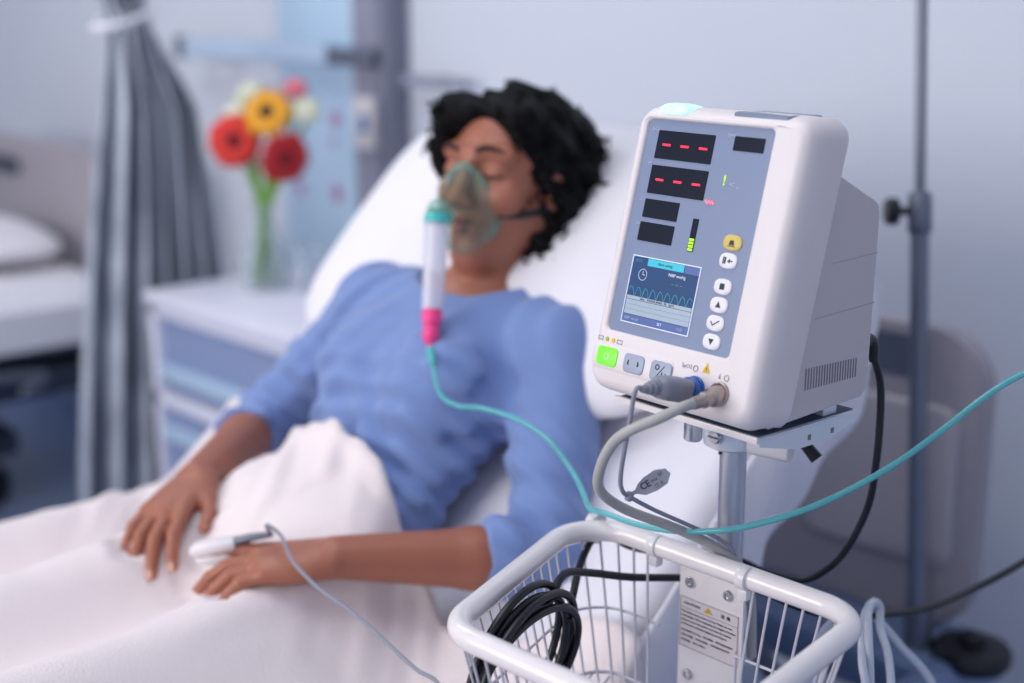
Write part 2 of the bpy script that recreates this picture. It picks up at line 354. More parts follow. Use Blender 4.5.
# ================================================================== BEDSIDE CABINET
cb = empty('bedside_cabinet', (-2.6, 1.78, 0), 'white bedside cabinet with blue grey drawers under the flower vase', 'cabinet')
X0, X1, Y0, Y1 = -2.862, -2.27, 1.53, 2.02
mb = MB(); mb.add(bx((X0, Y0, .08), (X0+.025, Y1, .775), .003)); mb.add(bx((X1-.025, Y0, .08), (X1, Y1, .775), .003)); mb.add(bx((X0, Y1-.02, .08), (X1, Y1, .775)))
mb.add(bx((X0, Y0, .08), (X1, Y1, .12))); mb.add(bx((X0, Y0, .535), (X1, Y0+.3, .565), .003)); mb.add(bx((X0, Y0, .745), (X1, Y0+.3, .775), .003))
obj('carcass', mb, M['cab'], cb); obj('cabinet_top', bx((X0-.008, Y0-.012, .775), (X1+.008, Y1, .80), .006), M['cab'], cb)
for z0, z1 in ((.57, .742), (.125, .53)):
    d = obj('drawer', bx((X0+.032, Y0+.012, z0), (X1-.032, Y0+.4, z1), .004), M['cabd'], cb, label='blue grey drawer front')
    obj('handle', bx((X0+.034, Y0-.006, z0+.028 if z0 > .5 else z1-.075), (X1-.034, Y0+.014, z0+.066 if z0 > .5 else z1-.04), .005), M['cabh'], d)
for x in (X0+.05, X1-.05):
    for y in (Y0+.05, Y1-.05): obj('castor', lathe((x-.012, y, .04), (1, 0, 0), [(.03, 0), (.04, .004), (.04, .02), (.03, .024)], 18), M['black'], cb); 
obj('plinth', bx((X0+.02, Y0+.02, .07), (X1-.02, Y1-.02, .085)), M['cabd'], cb)

# vase + water, glass
vx, vy = -2.70, 1.742
va = empty('glass_vase', (vx, vy, .8), 'clear glass bulb vase holding the gerberas on the bedside cabinet', 'vase')
prof = [(.030, .004), (.040, 0), (.046, .012), (.052, .045), (.049, .085), (.036, .125), (.024, .155), (.020, .175), (.026, .198), (.0245, .198), (.0185, .175), (.0225, .155), (.034, .125), (.047, .085), (.050, .045), (.044, .014), (.001, .010)]
prof = [(a*1.13, b) for a, b in prof]
obj('glass_body', lathe((vx, vy, .8), (0, 0, 1), prof, 32, cap=False), M['glass'], va)
obj('water', lathe((vx, vy, .8), (0, 0, 1), [(.043, .015), (.049, .045), (.046, .085), (.040, .105)], 28), M['water'], va)
gl = obj('drinking_glass', lathe((-2.61, 1.80, .8), (0, 0, 1), [(.001, .0), (.024, 0), (.030, .10), (.0285, .10), (.0225, .006), (.001, .006)], 24, cap=False), M['glass'], loc=(-2.61, 1.80, .8)); tagp(gl, 'small empty drinking glass right of the flower vase', 'glass')
def flower(name, head, R_, nrm, pm, cm, lab, cat='flower', grp=None, petals=26, cr=.36, layers=2, base=None):
    head = V(*head); nrm = unit(nrm); bs = base if base is not None else V(vx+random.uniform(-.028, .028), vy+random.uniform(-.028, .028), .815)
    e = empty(name, tuple(bs), lab, cat, grp)
    a = unit(np.cross(nrm, V(0, 0, 1))); b = np.cross(a, nrm); mb = MB()
    for L in range(layers):
        for k in range(petals):
            t = 2*PI*(k+.5*L)/petals+random.uniform(-.05, .05); d = a*math.cos(t)+b*math.sin(t); w_ = np.cross(nrm, d); rr = R_*(1-.2*L)*random.uniform(.93, 1.05); wd = R_*.16
            pts = []
            for q, wq, lift in ((.2, .5, .0), (.5, 1, .10), (.8, 1, .08), (1.0, .35, -.02+.1*L)):
                c = head+d*rr*q+nrm*(R_*lift+L*.004); pts += [c-w_*wd*wq, c+nrm*.002, c+w_*wd*wq]
            mb.add((pts, [(i*3+j, i*3+j+1, i*3+j+4, i*3+j+3) for i in range(3) for j in range(2)]))
    o = obj('petals', mb, pm, e, angle=180); solid(o, .0012)
    obj('flower_centre', lathe(head, nrm, [(R_*cr*1.05, 0), (R_*cr, .008), (R_*cr*.6, .014), (.001, .015)], 18, cap=False), cm, e)
    mid = V(vx+(head[0]-vx)*.15, vy+(head[1]-vy)*.15, .99)
    obj('stem', tube([bs, mid, head-nrm*.03-V(0, 0, .02), head-nrm*.001], .0054, 8), M['stem'], e)
g_ = 'cut flowers in the glass vase'; cam = unit(V(2.7, -1.75, .3))
flower('gerbera', (-2.785, 1.731, 1.132), .063, cam+V(-.1, -.1, 0), M['pred'], M['fcenr'], 'large bright red gerbera at the left front of the bouquet', grp=g_)
flower('gerbera', (-2.735, 1.79, 1.195), .060, cam+V(-.2, -.3, .5), M['pyel'], M['fcen'], 'yellow orange gerbera with dark centre at the top of the bouquet', grp=g_)
flower('gerbera', (-2.69, 1.80, 1.095), .062, cam+V(.5, .3, -.35), M['pred2'], M['fcenr'], 'deep red gerbera drooping at the right of the bouquet', grp=g_)
flower('chrysanthemum', (-2.835, 1.77, 1.185), .040, cam+V(-.6, 0, .3), M['pwhite'], M['pwhite'], 'cream white flower behind the bright red gerbera, lower left', grp=g_, layers=3)
flower('chrysanthemum', (-2.82, 1.80, 1.235), .036, cam+V(-.4, 0, .7), M['pwhite'], M['pwhite'], 'cream white flower at the top left of the bouquet', grp=g_, layers=3)
flower('carnation', (-2.74, 1.87, 1.245), .030, cam+V(0, 0, .7), M['ppink'], M['ppink'], 'small pink flower at the back top of the bouquet', grp=g_, layers=3)
flower('chrysanthemum', (-2.68, 1.86, 1.20), .032, cam+V(.4, 0, .5), M['pwhite'], M['pwhite'], 'cream flower behind the yellow gerbera, on its right', grp=g_, layers=3)

# ================================================================== NEIGHBOURING BED
nb = empty('hospital_bed', (-4.2, .9, 0), 'neighbouring hospital bed with dark frame behind the curtain at the left', 'bed')
BX0, BX1 = -4.72, -3.80
obj('bed_frame', bx((BX0+.02, -.2, .38), (BX1+.2, 1.9, .46), .01), M['dark'], nb)
obj('deck', bx((BX0+.02, -.15, .50), (BX1+.22, 1.88, .535), .01), M['steel'], nb)
hb = MB(); hb.add(prism(rrect(BX0, BX1+.25, .45, 1.02, .09), lambda x, z, n: (x, 1.93-n, z), 0, .035, .008)); obj('headboard', hb, M['bedp'], nb)
hs = MB(); hs.add(prism(rrect(-4.55, -4.33, .90, .955, .025), lambda x, z, n: (x, 1.894-n, z), 0, .006)); obj('handle_slot', hs, M['dark'], nb)
obj('undercarriage', bx((BX0+.15, .0, .16), (BX1, 1.6, .24), .02), M['dark'], nb)
for x in (BX0+.2, BX1-.05):
    for y in (.15, 1.5):
        obj('lift_column', bx((x-.03, y-.04, .22), (x+.03, y+.04, .40), .01), M['dark'], nb); obj('castor', lathe((x-.02, y, .075), (1, 0, 0), [(.05, 0), (.075, .006), (.075, .034), (.05, .04)], 20), M['black'], nb)
obj('side_rail', tube([(-3.53, .5, .42), (-3.53, .5, .50), (-3.53, 1.5, .47), (-3.53, 1.5, .42)], .014, 10, 5), M['steel'], nb)
def softbox(x0, x1, y0, y1, z0, z1, r=.04, nx=30, ny=40, amp=.004, seed=1):
    def top(u, v):
        x = x0+(x1-x0)*u; y = y0+(y1-y0)*v; ed = min(u*(x1-x0), (1-u)*(x1-x0), v*(y1-y0), (1-v)*(y1-y0)); z = z1-r*max(0, 1-ed/r)**2+float(waves(x, y, 0, (9, 21), amp, seed)); return (x, y, z)
    v, f = grid(top, nx, ny); n = len(v); bd = [i*ny for i in range(nx)]+[(nx-1)*ny+j for j in range(1, ny)]+[i*ny+ny-1 for i in range(nx-2, -1, -1)]+[j for j in range(ny-2, 0, -1)]
    v = list(v)+[(v[i][0], v[i][1], z0) for i in bd]; m = len(bd)
    for k in range(m): f.append((bd[k], bd[(k+1) % m], n+(k+1) % m, n+k))
    f.append(tuple(range(n, n+m))); return v, f
o = obj('mattress', softbox(BX0+.03, -3.53, -.12, 1.87, .535, .68, .04), M['sheet'], loc=(-4.1, .9, .535)); tagp(o, 'white covered mattress on the neighbouring bed at far left', 'mattress')
def pillow_vf(c, sx, sy, h, R=None, seed=0):
    c = V(*c)
    def fn(u, v):
        a = 2*PI*u; ph = (v-.5)*PI; k = math.cos(ph); q = abs(math.cos(a))**.45*math.copysign(1, math.cos(a)); p = abs(math.sin(a))**.45*math.copysign(1, math.sin(a)); kk = k**.55
        x = sx*.5*q*kk; y = sy*.5*p*kk; z = h*.5*math.sin(ph)*(.55+.45*(1-(2*x/sx)**4)*(1-(2*y/sy)**4)); z += float(waves(x*1.0, y*1.0, z, (12, 26), .006, seed))
        P = V(x, y, z); return c+(R@P if R is not None else P)
    return grid(fn, 56, 24, True)
o = obj('pillow', pillow_vf((-4.15, 1.62, .745), .66, .42, .13, seed=3), M['pillow'], angle=180, loc=(-4.15, 1.62, .69)); tagp(o, 'white pillow on the neighbouring bed at far left', 'pillow')
def lump(u, v):
    x = BX0-.02+(1.23)*u; y = -.1+1.25*v; return (x, y, .705+.05*math.exp(-((u-.5)/.3)**2)+float(waves(x, y, 0, (10, 24), .016, 9))-(.12 if u > .985 else 0))
o = obj('blanket', grid(lump, 60, 60), M['blanket'], angle=180, loc=(-4.1, .5, .7)); solid(o, .012); tagp(o, 'rumpled white cover on the neighbouring bed at far left', 'blanket')

# ================================================================== PATIENT BED
XL, XR = -1.83, -.94
def mz(y):  # mattress surface
    return float(np.interp(y, [-.5, .80, .90, 1.0, 1.10, 1.25, 1.5], [.68, .68, .695, .735, .815, .955, 1.20]))
pb = empty('hospital_bed', (-1.39, .8, 0), 'hospital bed under the patient with beige headboard and raised backrest', 'bed')
hbm = MB(); fr = lambda x, z, n: (x, 1.872-n, z)
outl = rrect(-1.83, -.962, .50, .975, .09, 7)
hbm.add(prism(outl, fr, 0, .028, .008)); hbd = obj('headboard', hbm, M['bedp'], pb)
for s in (0, 1):
    fl = lambda x: x if not s else -2.785-x
    m1 = MB(); m1.add(prism(rrect(min(fl(-1.20), fl(-1.07)), max(fl(-1.20), fl(-1.07)), .895, .955, .02), fr, .02, .0335)); obj('handle_slot', m1, M['steel'], hbd, label='grey hand grip recess')
    m1 = MB(); m1.add(prism(rrect(min(fl(-1.27), fl(-1.0)), max(fl(-1.27), fl(-1.0)), .60, .855, .03), fr, .02, .036, .006)); obj('inset_panel', m1, M['bedin'], hbd)
for x in (XL-.01, XR-.005): obj('side_beam', bx((x-.02, -.55, .44), (x+.02, 1.84, .505), .012), M['bedf'], pb)
obj('head_platform', bx((-1.86, 1.70, .43), (-.92, 1.90, .50), .015), M['bedf'], pb, label='blue grey frame end under the headboard')
obj('deck_flat', bx((XL+.01, -.52, .50), (XR-.01, .86, .535), .01), M['steel'], pb)
bk = MB(); bk.add(loft([[(x, .88, .50), (x, .84, .535), (x, 1.02, .585), (x, 1.50, 1.035), (x, 1.52, 1.010), (x, 1.05, .57)] for x in (XL+.02, XR-.02)])); obj('backrest_deck', bk, M['bedf'], pb)
for x in (XL+.15, XR-.15): obj('backrest_strut', rod((x, 1.55, .48), (x, 1.30, .80), .014), M['steel'], pb)
obj('undercarriage', bx((-1.72, -.3, .20), (-1.05, 1.55, .27), .02), M['dark'], pb)
for y in (0.1, 1.3): obj('lift_column', bx((-1.46, y-.06, .26), (-1.32, y+.06, .45), .01), M['dark'], pb)
for x in (-1.74, -1.03):
    for y in (-.35, 1.6): obj('castor', lathe((x-.025, y, .08), (1, 0, 0), [(.05, 0), (.08, .006), (.08, .044), (.05, .05)], 22), M['black'], pb); obj('castor_fork', bx((x-.02, y-.02, .15), (x+.02, y+.02, .24), .005), M['steel'], pb)
for x in (-1.885, -.93):
    b_ = obj('corner_bumper', lathe((x, 1.80, .485), (0, 0, 1), [(.03, 0), (.052, .004), (.058, .012), (.058, .026), (.052, .034), (.028, .038)], 30), M['black'], pb, label='black rubber corner bumper'); obj('bumper_cap', lathe((x, 1.80, .52), (0, 0, 1), [(.020, 0), (.020, .014), (.012, .018)], 18), M['black'], b_)
obj('iv_socket', rod((-1.005, 1.775, .42), (-1.005, 1.775, .56), .022), M['steel'], pb)
# mattress with raised back: one loft along y
def mat_section(y, z, ny, nz):
    L = []
    r = .035; th = .145 if y < .9 else max(.112, .145-(y-.9)*.2)
    for p in rrect(XL, XR, -th, 0, r, 5): L.append((p[0], y+ny*p[1], z+nz*p[1]))
    return L
ys = list(np.linspace(-.5, .78, 14))+list(np.linspace(.82, 1.20, 12))+list(np.linspace(1.24, 1.455, 6)); loops = []
for i, y in enumerate(ys):
    dz = (mz(y+.04)-mz(y-.04))/.08; n_ = unit((0, -dz, 1)); L = mat_section(y, mz(y), n_[1], n_[2])
    loops.append([(p[0]+float(waves(p[0], p[1], p[2], (14, 30), .003, 4)), p[1], p[2]+float(waves(p[0], p[1], p[2], (11, 23), .004, 8))) for p in L])
o = obj('mattress', loft(loops), M['sheet'], loc=(-1.39, .5, .6), angle=60); tagp(o, 'thick white sheeted mattress raised behind the patient with the mask', 'mattress')
# loose sheet hanging on the near side of the backrest
def hang(u, v):
    y = .86+.59*u; top = mz(y); x = XR+.006+.012*math.sin(v*PI)+.007*math.sin(u*38+v*5)*v+.006*math.sin(u*17+2-v*3)*v
    e = math.hypot(1, .95); return (x+.004, y+.05*v*min(1, max(0, (y-.9)/.2)), top-.012-v*(.125+.012*math.sin(u*9)))
o = obj('bed_sheet', grid(hang, 120, 20), M['sheet'], angle=180, loc=(-.93, 1.2, .8)); solid(o, .003); tagp(o, 'white sheet edge hanging down the near side of the raised mattress', 'sheet')
# pillow on the backrest
ang = math.radians(44); Rp = np.array([[1, 0, 0], [0, math.cos(ang), -math.sin(ang)], [0, math.sin(ang), math.cos(ang)]])
o = obj('pillow', pillow_vf((-1.415, 1.345, 1.105), .785, .47, .15, Rp, seed=5), M['pillow'], angle=180, loc=(-1.40, 1.32, 1.05)); tagp(o, 'large white pillow behind the head of the patient', 'pillow')

# ================================================================== PERSON
HC = V(-1.372, 1.268, 1.214)
fw = unit((.19, -.96, .12)); lf = unit(np.cross(V(0, 0, 1), fw))*1.0
if lf[0] < 0: lf = -lf
up = unit(np.cross(fw, lf)); up = up if up[2] > 0 else -up
HR = np.array([lf, fw, up])
def H(l, f, u): return HC+lf*l+fw*f+up*u
LS, RS = V(-1.208, 1.215, 1.010), V(-1.560, 1.190, 1.015)
LE, LW = V(-1.105, 1.085, .805), V(-1.212, .860, .838)
RE, RW = V(-1.70, 1.085, .84), V(-1.525, .868, .848)
NB = V(-1.378, 1.24, 1.055); e_ = unit((0, .73, .68)); gq = unit((0, -.68, .73)); TR = np.array([(1, 0, 0), e_, gq])
CH = V(-1.38, 1.140, .958)
person = empty('person', (-1.385, .90, .70), 'dark haired woman in a blue top lying in the bed with an oxygen mask', 'person')
fbox = ((-1.80, .68, .66), (-1.03, 1.42, 1.39))
def torso(F, off=0, bust=True):
    F.ell(CH, (.148+off, .158+off, .082+off), TR, .03)
    F.ell(CH-e_*.15-gq*.014, (.122+off, .12+off, .062+off), TR, .03)
    F.ell(V(-1.385, .91, .768), (.165+off, .12+off, .074+off), TR, .05)
    F.cap(LS+V(-.02, 0, 0), RS+V(.02, 0, 0), .047+off, None, .04)
    F.cap(NB-e_*.02, LS+V(-.01, 0, .012), .036+off, .040+off, .03); F.cap(NB-e_*.02, RS+V(.01, 0, .012), .036+off, .040+off, .03)
    for s in (-1, 1): F.ell(CH+V(s*.072, 0, 0)+gq*.052-e_*.02, (.060+off, .062+off, .042+off), TR, .035)
def hand(F, W, D, Nn, Sd, curls, spread, thumb):
    D = unit(D); Nn = unit(Nn-D*(Nn@D)); Sd = unit(Sd-D*(Sd@D)-Nn*(Sd@Nn)); tips = []
    offs = (.030, .010, -.010, -.028); kl = (.088, .091, .086, .078); fl = (.075, .084, .078, .062); rad = (.0100, .0102, .0098, .0088)
    for i in range(4):
        a = W+Sd*offs[i]*.55+D*.005; b = W+Sd*offs[i]+D*kl[i]+Nn*(.004 if i in (1, 2) else 0)
        F.cap(a, b, .0135, .0105, .010)
    F.ell(W+D*.045-Nn*.004, (.036, .046, .014), np.array([Sd, D, Nn]), .012)
    for i in range(4):
        p = W+Sd*offs[i]+D*kl[i]; d = unit(D+Sd*spread[i]); ang = 0
        for j, q in enumerate((.46, .30, .24)):
            ang += curls[i][j]; dd = d*math.cos(ang)-Nn*math.sin(ang); r0 = rad[i]*(1-.10*j); n_ = p+dd*fl[i]*q
            F.cap(p, n_, r0, r0*.9, .003); p = n_; last = dd
        tips.append((p, last, d*math.sin(ang)+Nn*math.cos(ang), r0))
    a = W+Sd*.018+D*.012-Nn*.004; b = W+Sd*.040+D*.045-Nn*thumb[0]; F.cap(a, b, .0145, .0115, .012)
    c = b+unit(D*.8+Sd*thumb[1]-Nn*thumb[2])*.032; F.cap(b, c, .0105, .0095, .006); d2 = unit(D*.95+Sd*thumb[1]*.4-Nn*thumb[2]); t = c+d2*.025; F.cap(c, t, .0095, .0080, .004)
    tips.append((t, d2, unit(Nn*.6+Sd*.6), .008)); return tips
B = Field(*fbox, .0032)
torso(B)
B.cap(NB-e_*.03, H(0, -.02, -.06), .055, .050, .03)
for a, b, c in ((LS, LE, LW), (RS, RE, RW)):
    B.cap(a, a+(b-a)*.5, .046, .041, .03); B.cap(a+(b-a)*.5, b, .041, .037, .01); B.cap(b, b+(c-b)*.35, .037, .036, .01); B.cap(b+(c-b)*.35, c, .036, .0245, .01)
for s in (-1, 1): B.cap(V(-1.38+s*.095, .86, .755), V(-1.38+s*.12, .66, .725), .066, .052, .03)
# left hand (near), index wears the clip
DL = unit(V(-1.335, .738, .820)-LW); NL = V(.10, -.05, 1.0)
SL = V(-.70, .45, .25)
LCURL = [(-.06, .08, .1), (.16, .35, .25), (.20, .42, .3), (.22, .45, .3)]; RCURL = [(.30, .45, .25), (.26, .45, .25), (.24, .45, .25), (.22, .45, .25)]
LT = hand(B, LW, DL, NL, SL, LCURL, (.10, .02, -.03, -.08), (.012, .45, .25))
DR = unit(V(-1.455, .745, .822)-RW); NR = V(-.15, -.1, 1.0); SR = V(.8, .3, -.1)
RT = hand(B, RW, DR, NR, SR, RCURL, (.10, .03, -.10, -.24), (.006, .45, .2))
# head
B.ell(H(0, -.018, .032), (.072, .090, .084), HR, .02); B.ell(H(0, .022, -.028), (.059, .062, .082), HR, .03)
B.ell(H(0, .062, -.094), (.020, .020, .018), HR, .03)
for s in (-1, 1):
    B.cap(H(s*.054, -.005, -.05), H(s*.012, .060, -.096), .016, .014, .03)
    B.ell(H(s*.040, .058, -.020), (.024, .020, .022), HR, .02)
    B.cap(H(s*.046, .062, .034), H(s*.010, .080, .030), .011, .010, .014)
    B.ell(H(s*.031, .094, .012), (.019, .016, .013), HR, .010, sub=True)
    B.ell(H(s*.032, .066, .010), (.0165, .0165, .0135), HR, .004)
    B.ell(H(s*.076, -.010, -.012), (.008, .019, .031), HR, .008)
    B.ell(H(s*.011, .098, -.033), (.009, .010, .008), HR, .006)
    B.ell(H(s*.079, -.006, -.010), (.005, .010, .016), HR, .004, sub=True)
B.cap(H(0, .082, .020), H(0, .106, -.026), .0075, .0110, .010)
B.cap(H(-.016, .080, -.057), H(.016, .080, -.057), .008, .008, .008); B.cap(H(-.013, .079, -.067), H(.013, .079, -.067), .0085, .0085, .008)
Vb, Fb = B.mesh(); body = obj_np('body', Vb, Fb, M['skin'], person, 2)
# small face parts
for s in (-1, 1):
    obj('eyebrow', tube([H(s*.014, .0905, .036), H(s*.030, .0865, .041), H(s*.050, .070, .036)], [.0028, .0034, .0015], 8, 4), M['brow'], person)
    obj('eyelashes', tube([H(s*.018, .0785, .006), H(s*.032, .0835, .0025), H(s*.047, .0735, .005)], [.0012, .0018, .0010], 6, 4), M['brow'], person)
mb = MB(); mb.add(tube([H(-.020, .083, -.060), H(-.008, .090, -.056), H(0, .090, -.0575), H(.008, .090, -.056), H(.020, .083, -.060)], [.001, .0045, .004, .0045, .001], 8, 4)); mb.add(tube([H(-.018, .082, -.063), H(0, .0895, -.067), H(.018, .082, -.063)], [.001, .0055, .001], 8, 5)); obj('lips', mb, M['lips'], person)
for tips in (LT, RT):
    for k, (p, d, n_, r0) in enumerate(tips):
        if tips is LT and k == 0: continue
        a_ = unit(np.cross(d, n_)); fr_ = lambda x, y, z, p=p, d=d, n_=n_, a_=a_, r0=r0: p+d*(y)+a_*x+n_*(r0*.90+z-.6*x*x/r0-.25*max(0, y-.001)**2/r0)
        obj('fingernail', loft([[fr_(x, y, -.001) for x, y in rrect(-.0048, .0048, -.006, .0065, .0035, 4)], [fr_(x*.92, y*.95, .0009) for x, y in rrect(-.0048, .0048, -.006, .0065, .0035, 4)]]), M['nail'], person)

# shirt
T = Field((-1.80, .86, .66), (-1.02, 1.36, 1.20), .0036)
torso(T, .009)
for a, b, c, fr_ in ((LS, LE, LW, .33), (RS, RE, RW, .30)):
    cuff = b+(c-b)*fr_; nd = unit(c-b)
    T.cap(a, a+(b-a)*.5, .058, .053, .035); T.cap(a+(b-a)*.5, b, .053, .048, .014); T.cap(b, b+(c-b)*(fr_+.2), .048, .044, .006, clip=(cuff, nd))
X, Y, Z = T.ax[0][:, None, None], T.ax[1][None, :, None], T.ax[2][None, None, :]
P = (Y-CH[1])*e_[1]+(Z-CH[2])*e_[2]
fold = .0028*np.sin(P*190+3*np.sin(X*11))*np.exp(-((P+.10)/.12)**2)+.003*np.sin(P*80+6*np.sin((X+1.38)*7)+2.5*np.sin(X*23))*np.exp(-((P+.13)/.10)**2)
fold = fold+.0034*np.sin((X+Z*.9-Y*.4)*125+2*np.sin(Y*20))*np.exp(-((X+1.25)/.09)**2)+.0034*np.sin((X-Z*.9)*120+2*np.sin(Y*18))*np.exp(-((X+1.52)/.09)**2)
dr = np.sqrt((X-LE[0])**2+(Y-LE[1])**2+(Z-LE[2])**2); fold = fold+.0035*np.sin(dr*150)*np.exp(-(dr/.1)**2)
T.d = (T.d+fold+waves(X, Y, Z, (14, 28), .0022, 33)).astype(np.float32)
T.ell(NB+V(.0, -.02, .055), (.095, .080, .062), None, .004, sub=True)
Vt, Ft = T.mesh(); sh = obj_np('shirt', Vt, Ft, M['shirt'], person, 1); sh['label'] = 'periwinkle blue three quarter sleeve top'
# hair
Hh = Field(HC-.23, HC+.22, .004)
Hh.ell(H(0, -.025, .044), (.080, .092, .082), HR, .02)
Hh.ell(H(.015, -.075, .000), (.086, .076, .110), HR, .03)
Hh.ell(H(.055, -.050, -.060), (.040, .052, .078), HR, .03); Hh.ell(H(.050, -.035, -.118), (.038, .042, .052), HR, .03); Hh.ell(H(.058, -.008, -.112), (.030, .034, .052), HR, .02); Hh.ell(H(.054, -.022, -.150), (.033, .036, .042), HR, .02)
Hh.ell(H(.066, -.006, .036), (.022, .036, .050), HR, .02)
Hh.ell(H(.040, .028, .080), (.045, .036, .030), HR, .02)
Hh.ell(H(-.035, .038, .082), (.050, .036, .030), HR, .02); Hh.ell(H(-.070, .025, .040), (.024, .042, .052), HR, .02)
Hh.ell(H(-.06, -.05, -.03), (.04, .06, .09), HR, .02)
X, Y, Z = Hh.ax[0][:, None, None], Hh.ax[1][None, :, None], Hh.ax[2][None, None, :]
Hh.d = (Hh.d+waves(X, Y, Z, (60, 110, 230), .011, 12)).astype(np.float32)
Hh.ell(H(.002, .100, .000), (.064, .064, .106), HR, .008, sub=True)
Hh.ell(H(-.015, .065, -.13), (.055, .075, .07), HR, .008, sub=True)
Vh, Fh = Hh.mesh(); hair = obj_np('hair', Vh, Fh, M['hair'], person); hair['label'] = 'curly black hair'
mb = MB(); pk = rng.choice(len(Vh), 420)
for i in pk:
    p = Vh[i]; out = unit(p-HC+V(0, .01, 0)); q = HR@(p-HC)
    if (q[1] > .035 and q[2] < .095 and abs(q[0]) < .06) or q[2] < -.19: continue
    dn = unit(V(rng.randn()*.5, rng.randn()*.5, -1)+out*.5); L = rng.uniform(.022, .05)*(.55 if q[0] < -.02 else 1); a = unit(np.cross(dn, out)); b = np.cross(a, dn); rr = rng.uniform(.004, .007); tn = rng.uniform(1.5, 3)
    pts = [p-out*.004+dn*L*t+rr*(math.cos(t*tn*6.28)*a+math.sin(t*tn*6.28)*b) for t in np.linspace(-.2, 1, 14)]
    mb.add(tube(pts, .0018, 4, spline=False))
obj('hair_curls', mb, M['hair'], person)['kind'] = 'stuff'

# ================================================================== BLANKET over the legs
G = Field((-1.80, .50, .62), (-1.0, 1.30, 1.15), .01)
torso(G, .010)
for s_ in (-1, 1): G.cap(V(-1.38+s_*.095, .86, .755), V(-1.38+s_*.12, .66, .725), .066, .052, .03)
_in = G.d < 0; HM = np.where(_in.any(2), G.lo[2]+.01*(_in.shape[2]-1-np.argmax(_in[:, :, ::-1], 2)), .66)
HR0 = HM.copy()
for _ in range(1): HM[1:-1, 1:-1] = np.maximum.reduce([HM[1:-1, 1:-1], HM[2:, 1:-1], HM[:-2, 1:-1], HM[1:-1, 2:], HM[1:-1, :-2]])
for _ in range(5): HM[1:-1, 1:-1] = .4*HM[1:-1, 1:-1]+.15*(HM[2:, 1:-1]+HM[:-2, 1:-1]+HM[1:-1, 2:]+HM[1:-1, :-2])
HX = (G.lo[0], G.lo[1])
A2 = Field((-1.80, .66, .72), (-1.05, 1.16, .98), .006)
for a, b, c in ((LS, LE, LW), (RS, RE, RW)): A2.cap(b, b+(c-b)*.35, .044, .042, .01); A2.cap(b+(c-b)*.35, c, .040, .0245, .01)
hand(A2, LW, DL, NL, SL, LCURL, (.10, .02, -.03, -.08), (.012, .45, .25)); hand(A2, RW, DR, NR, SR, RCURL, (.10, .03, -.10, -.24), (.006, .45, .2))
_in = A2.d < 0; LM = np.where(_in.any(2), A2.lo[2]+.006*np.argmax(_in, 2), 2.0)
for _ in range(30): LM[1:-1, 1:-1] = np.minimum.reduce([LM[1:-1, 1:-1], LM[2:, 1:-1]+.0045, LM[:-2, 1:-1]+.0045, LM[1:-1, 2:]+.0045, LM[1:-1, :-2]+.0045])
def bl_h(x, y):
    base = .70
    def ridge(xc, top, w): return (top-base)*math.exp(-((x-xc)/w)**2)
    tl = np.interp(y, [-.5, 0, .45, .7, .95], [.745, .775, .80, .80, .80])
    h = base+ridge(-1.255, tl, .10)+ridge(-1.50, tl-.005, .10)
    fx = (x-HX[0])/.01; fy = (y-HX[1])/.01; i, j = int(fx), int(fy)
    if 0 <= i < HM.shape[0]-1 and 0 <= j < HM.shape[1]-1:
        a, b = fx-i, fy-j; hb = HM[i, j]*(1-a)*(1-b)+HM[i+1, j]*a*(1-b)+HM[i, j+1]*(1-a)*b+HM[i+1, j+1]*a*b
        hr = max(HR0[i, j], HR0[i+1, j], HR0[i, j+1], HR0[i+1, j+1])
    else: hb = hr = 0
    hb += .013; k = .03; hb0 = hb; t = min(1, max(0, .5+.5*(h-hb)/k)); h = hb*(1-t)+h*t+k*t*(1-t)
    h += .045*math.exp(-((x+1.80)/.075)**2)*min(1, max(0, (y-.2)/.3))
    h += float(waves(x, y*.5, 0, (9, 19), .006, 21))
    q = (x+1.30)*.8+(y-.98)*.9; h += (.0045*math.sin(q*75+2*math.sin(9*x))+.003*math.sin(q*140+x*20))*math.exp(-((y-.97)/.14)**2)
    i, j = int((x-A2.lo[0])/.006), int((y-A2.lo[1])/.006)
    if 0 <= i < LM.shape[0]-1 and 0 <= j < LM.shape[1]-1:
        fx = (x-A2.lo[0])/.006-i; fy = (y-A2.lo[1])/.006-j
        lm = LM[i, j]*(1-fx)*(1-fy)+LM[i+1, j]*fx*(1-fy)+LM[i, j+1]*(1-fx)*fy+LM[i+1, j+1]*fx*fy
        if y < .97: tt = min(1, max(0, (y-.825)/.03)); h = max(min(h, lm+.002), (hr+.006)*(1-tt)+(hb0-.003)*tt)
    return max(h, mz(y)+.014)
def bl(u, v):
    # u across, drops at both sides
    W = (XR+.012)-(XL-.012); s = -.16+u*(W+.32)
    x = XL-.012+min(max(s, 0), W); drop = max(0, -s)+max(0, s-W)
    yt = np.interp(x, [XL-.02, -1.70, -1.62, -1.52, -1.42, -1.28, -1.18, -1.11, -1.05, -.99, XR+.02], [1.12, 1.10, 1.01, .985, .985, .985, .975, .96, .99, 1.04, 1.05])
    y = -.5+(yt+.5)*v
    z = bl_h(x, y); e = min(1, max(0, min(x-XL, XR-x)+.02)/.05); z = z-.02*(1-e)**2-drop
    hem = max(0, 1-(1-v)/.012); z += .006*hem
    xx = x+(.012*math.sin(y*30+x*4)*min(1, drop*12)*(1 if s > W else -1) if drop else 0)+(.01*math.copysign(1, s-W/2) if drop else 0)
    return (xx, y, z)
o = obj('blanket', grid(bl, 150, 170), M['blanket'], angle=180, loc=(-1.39, .3, .7)); solid(o, .009); tagp(o, 'white woven blanket over the legs and lap of the patient', 'blanket')

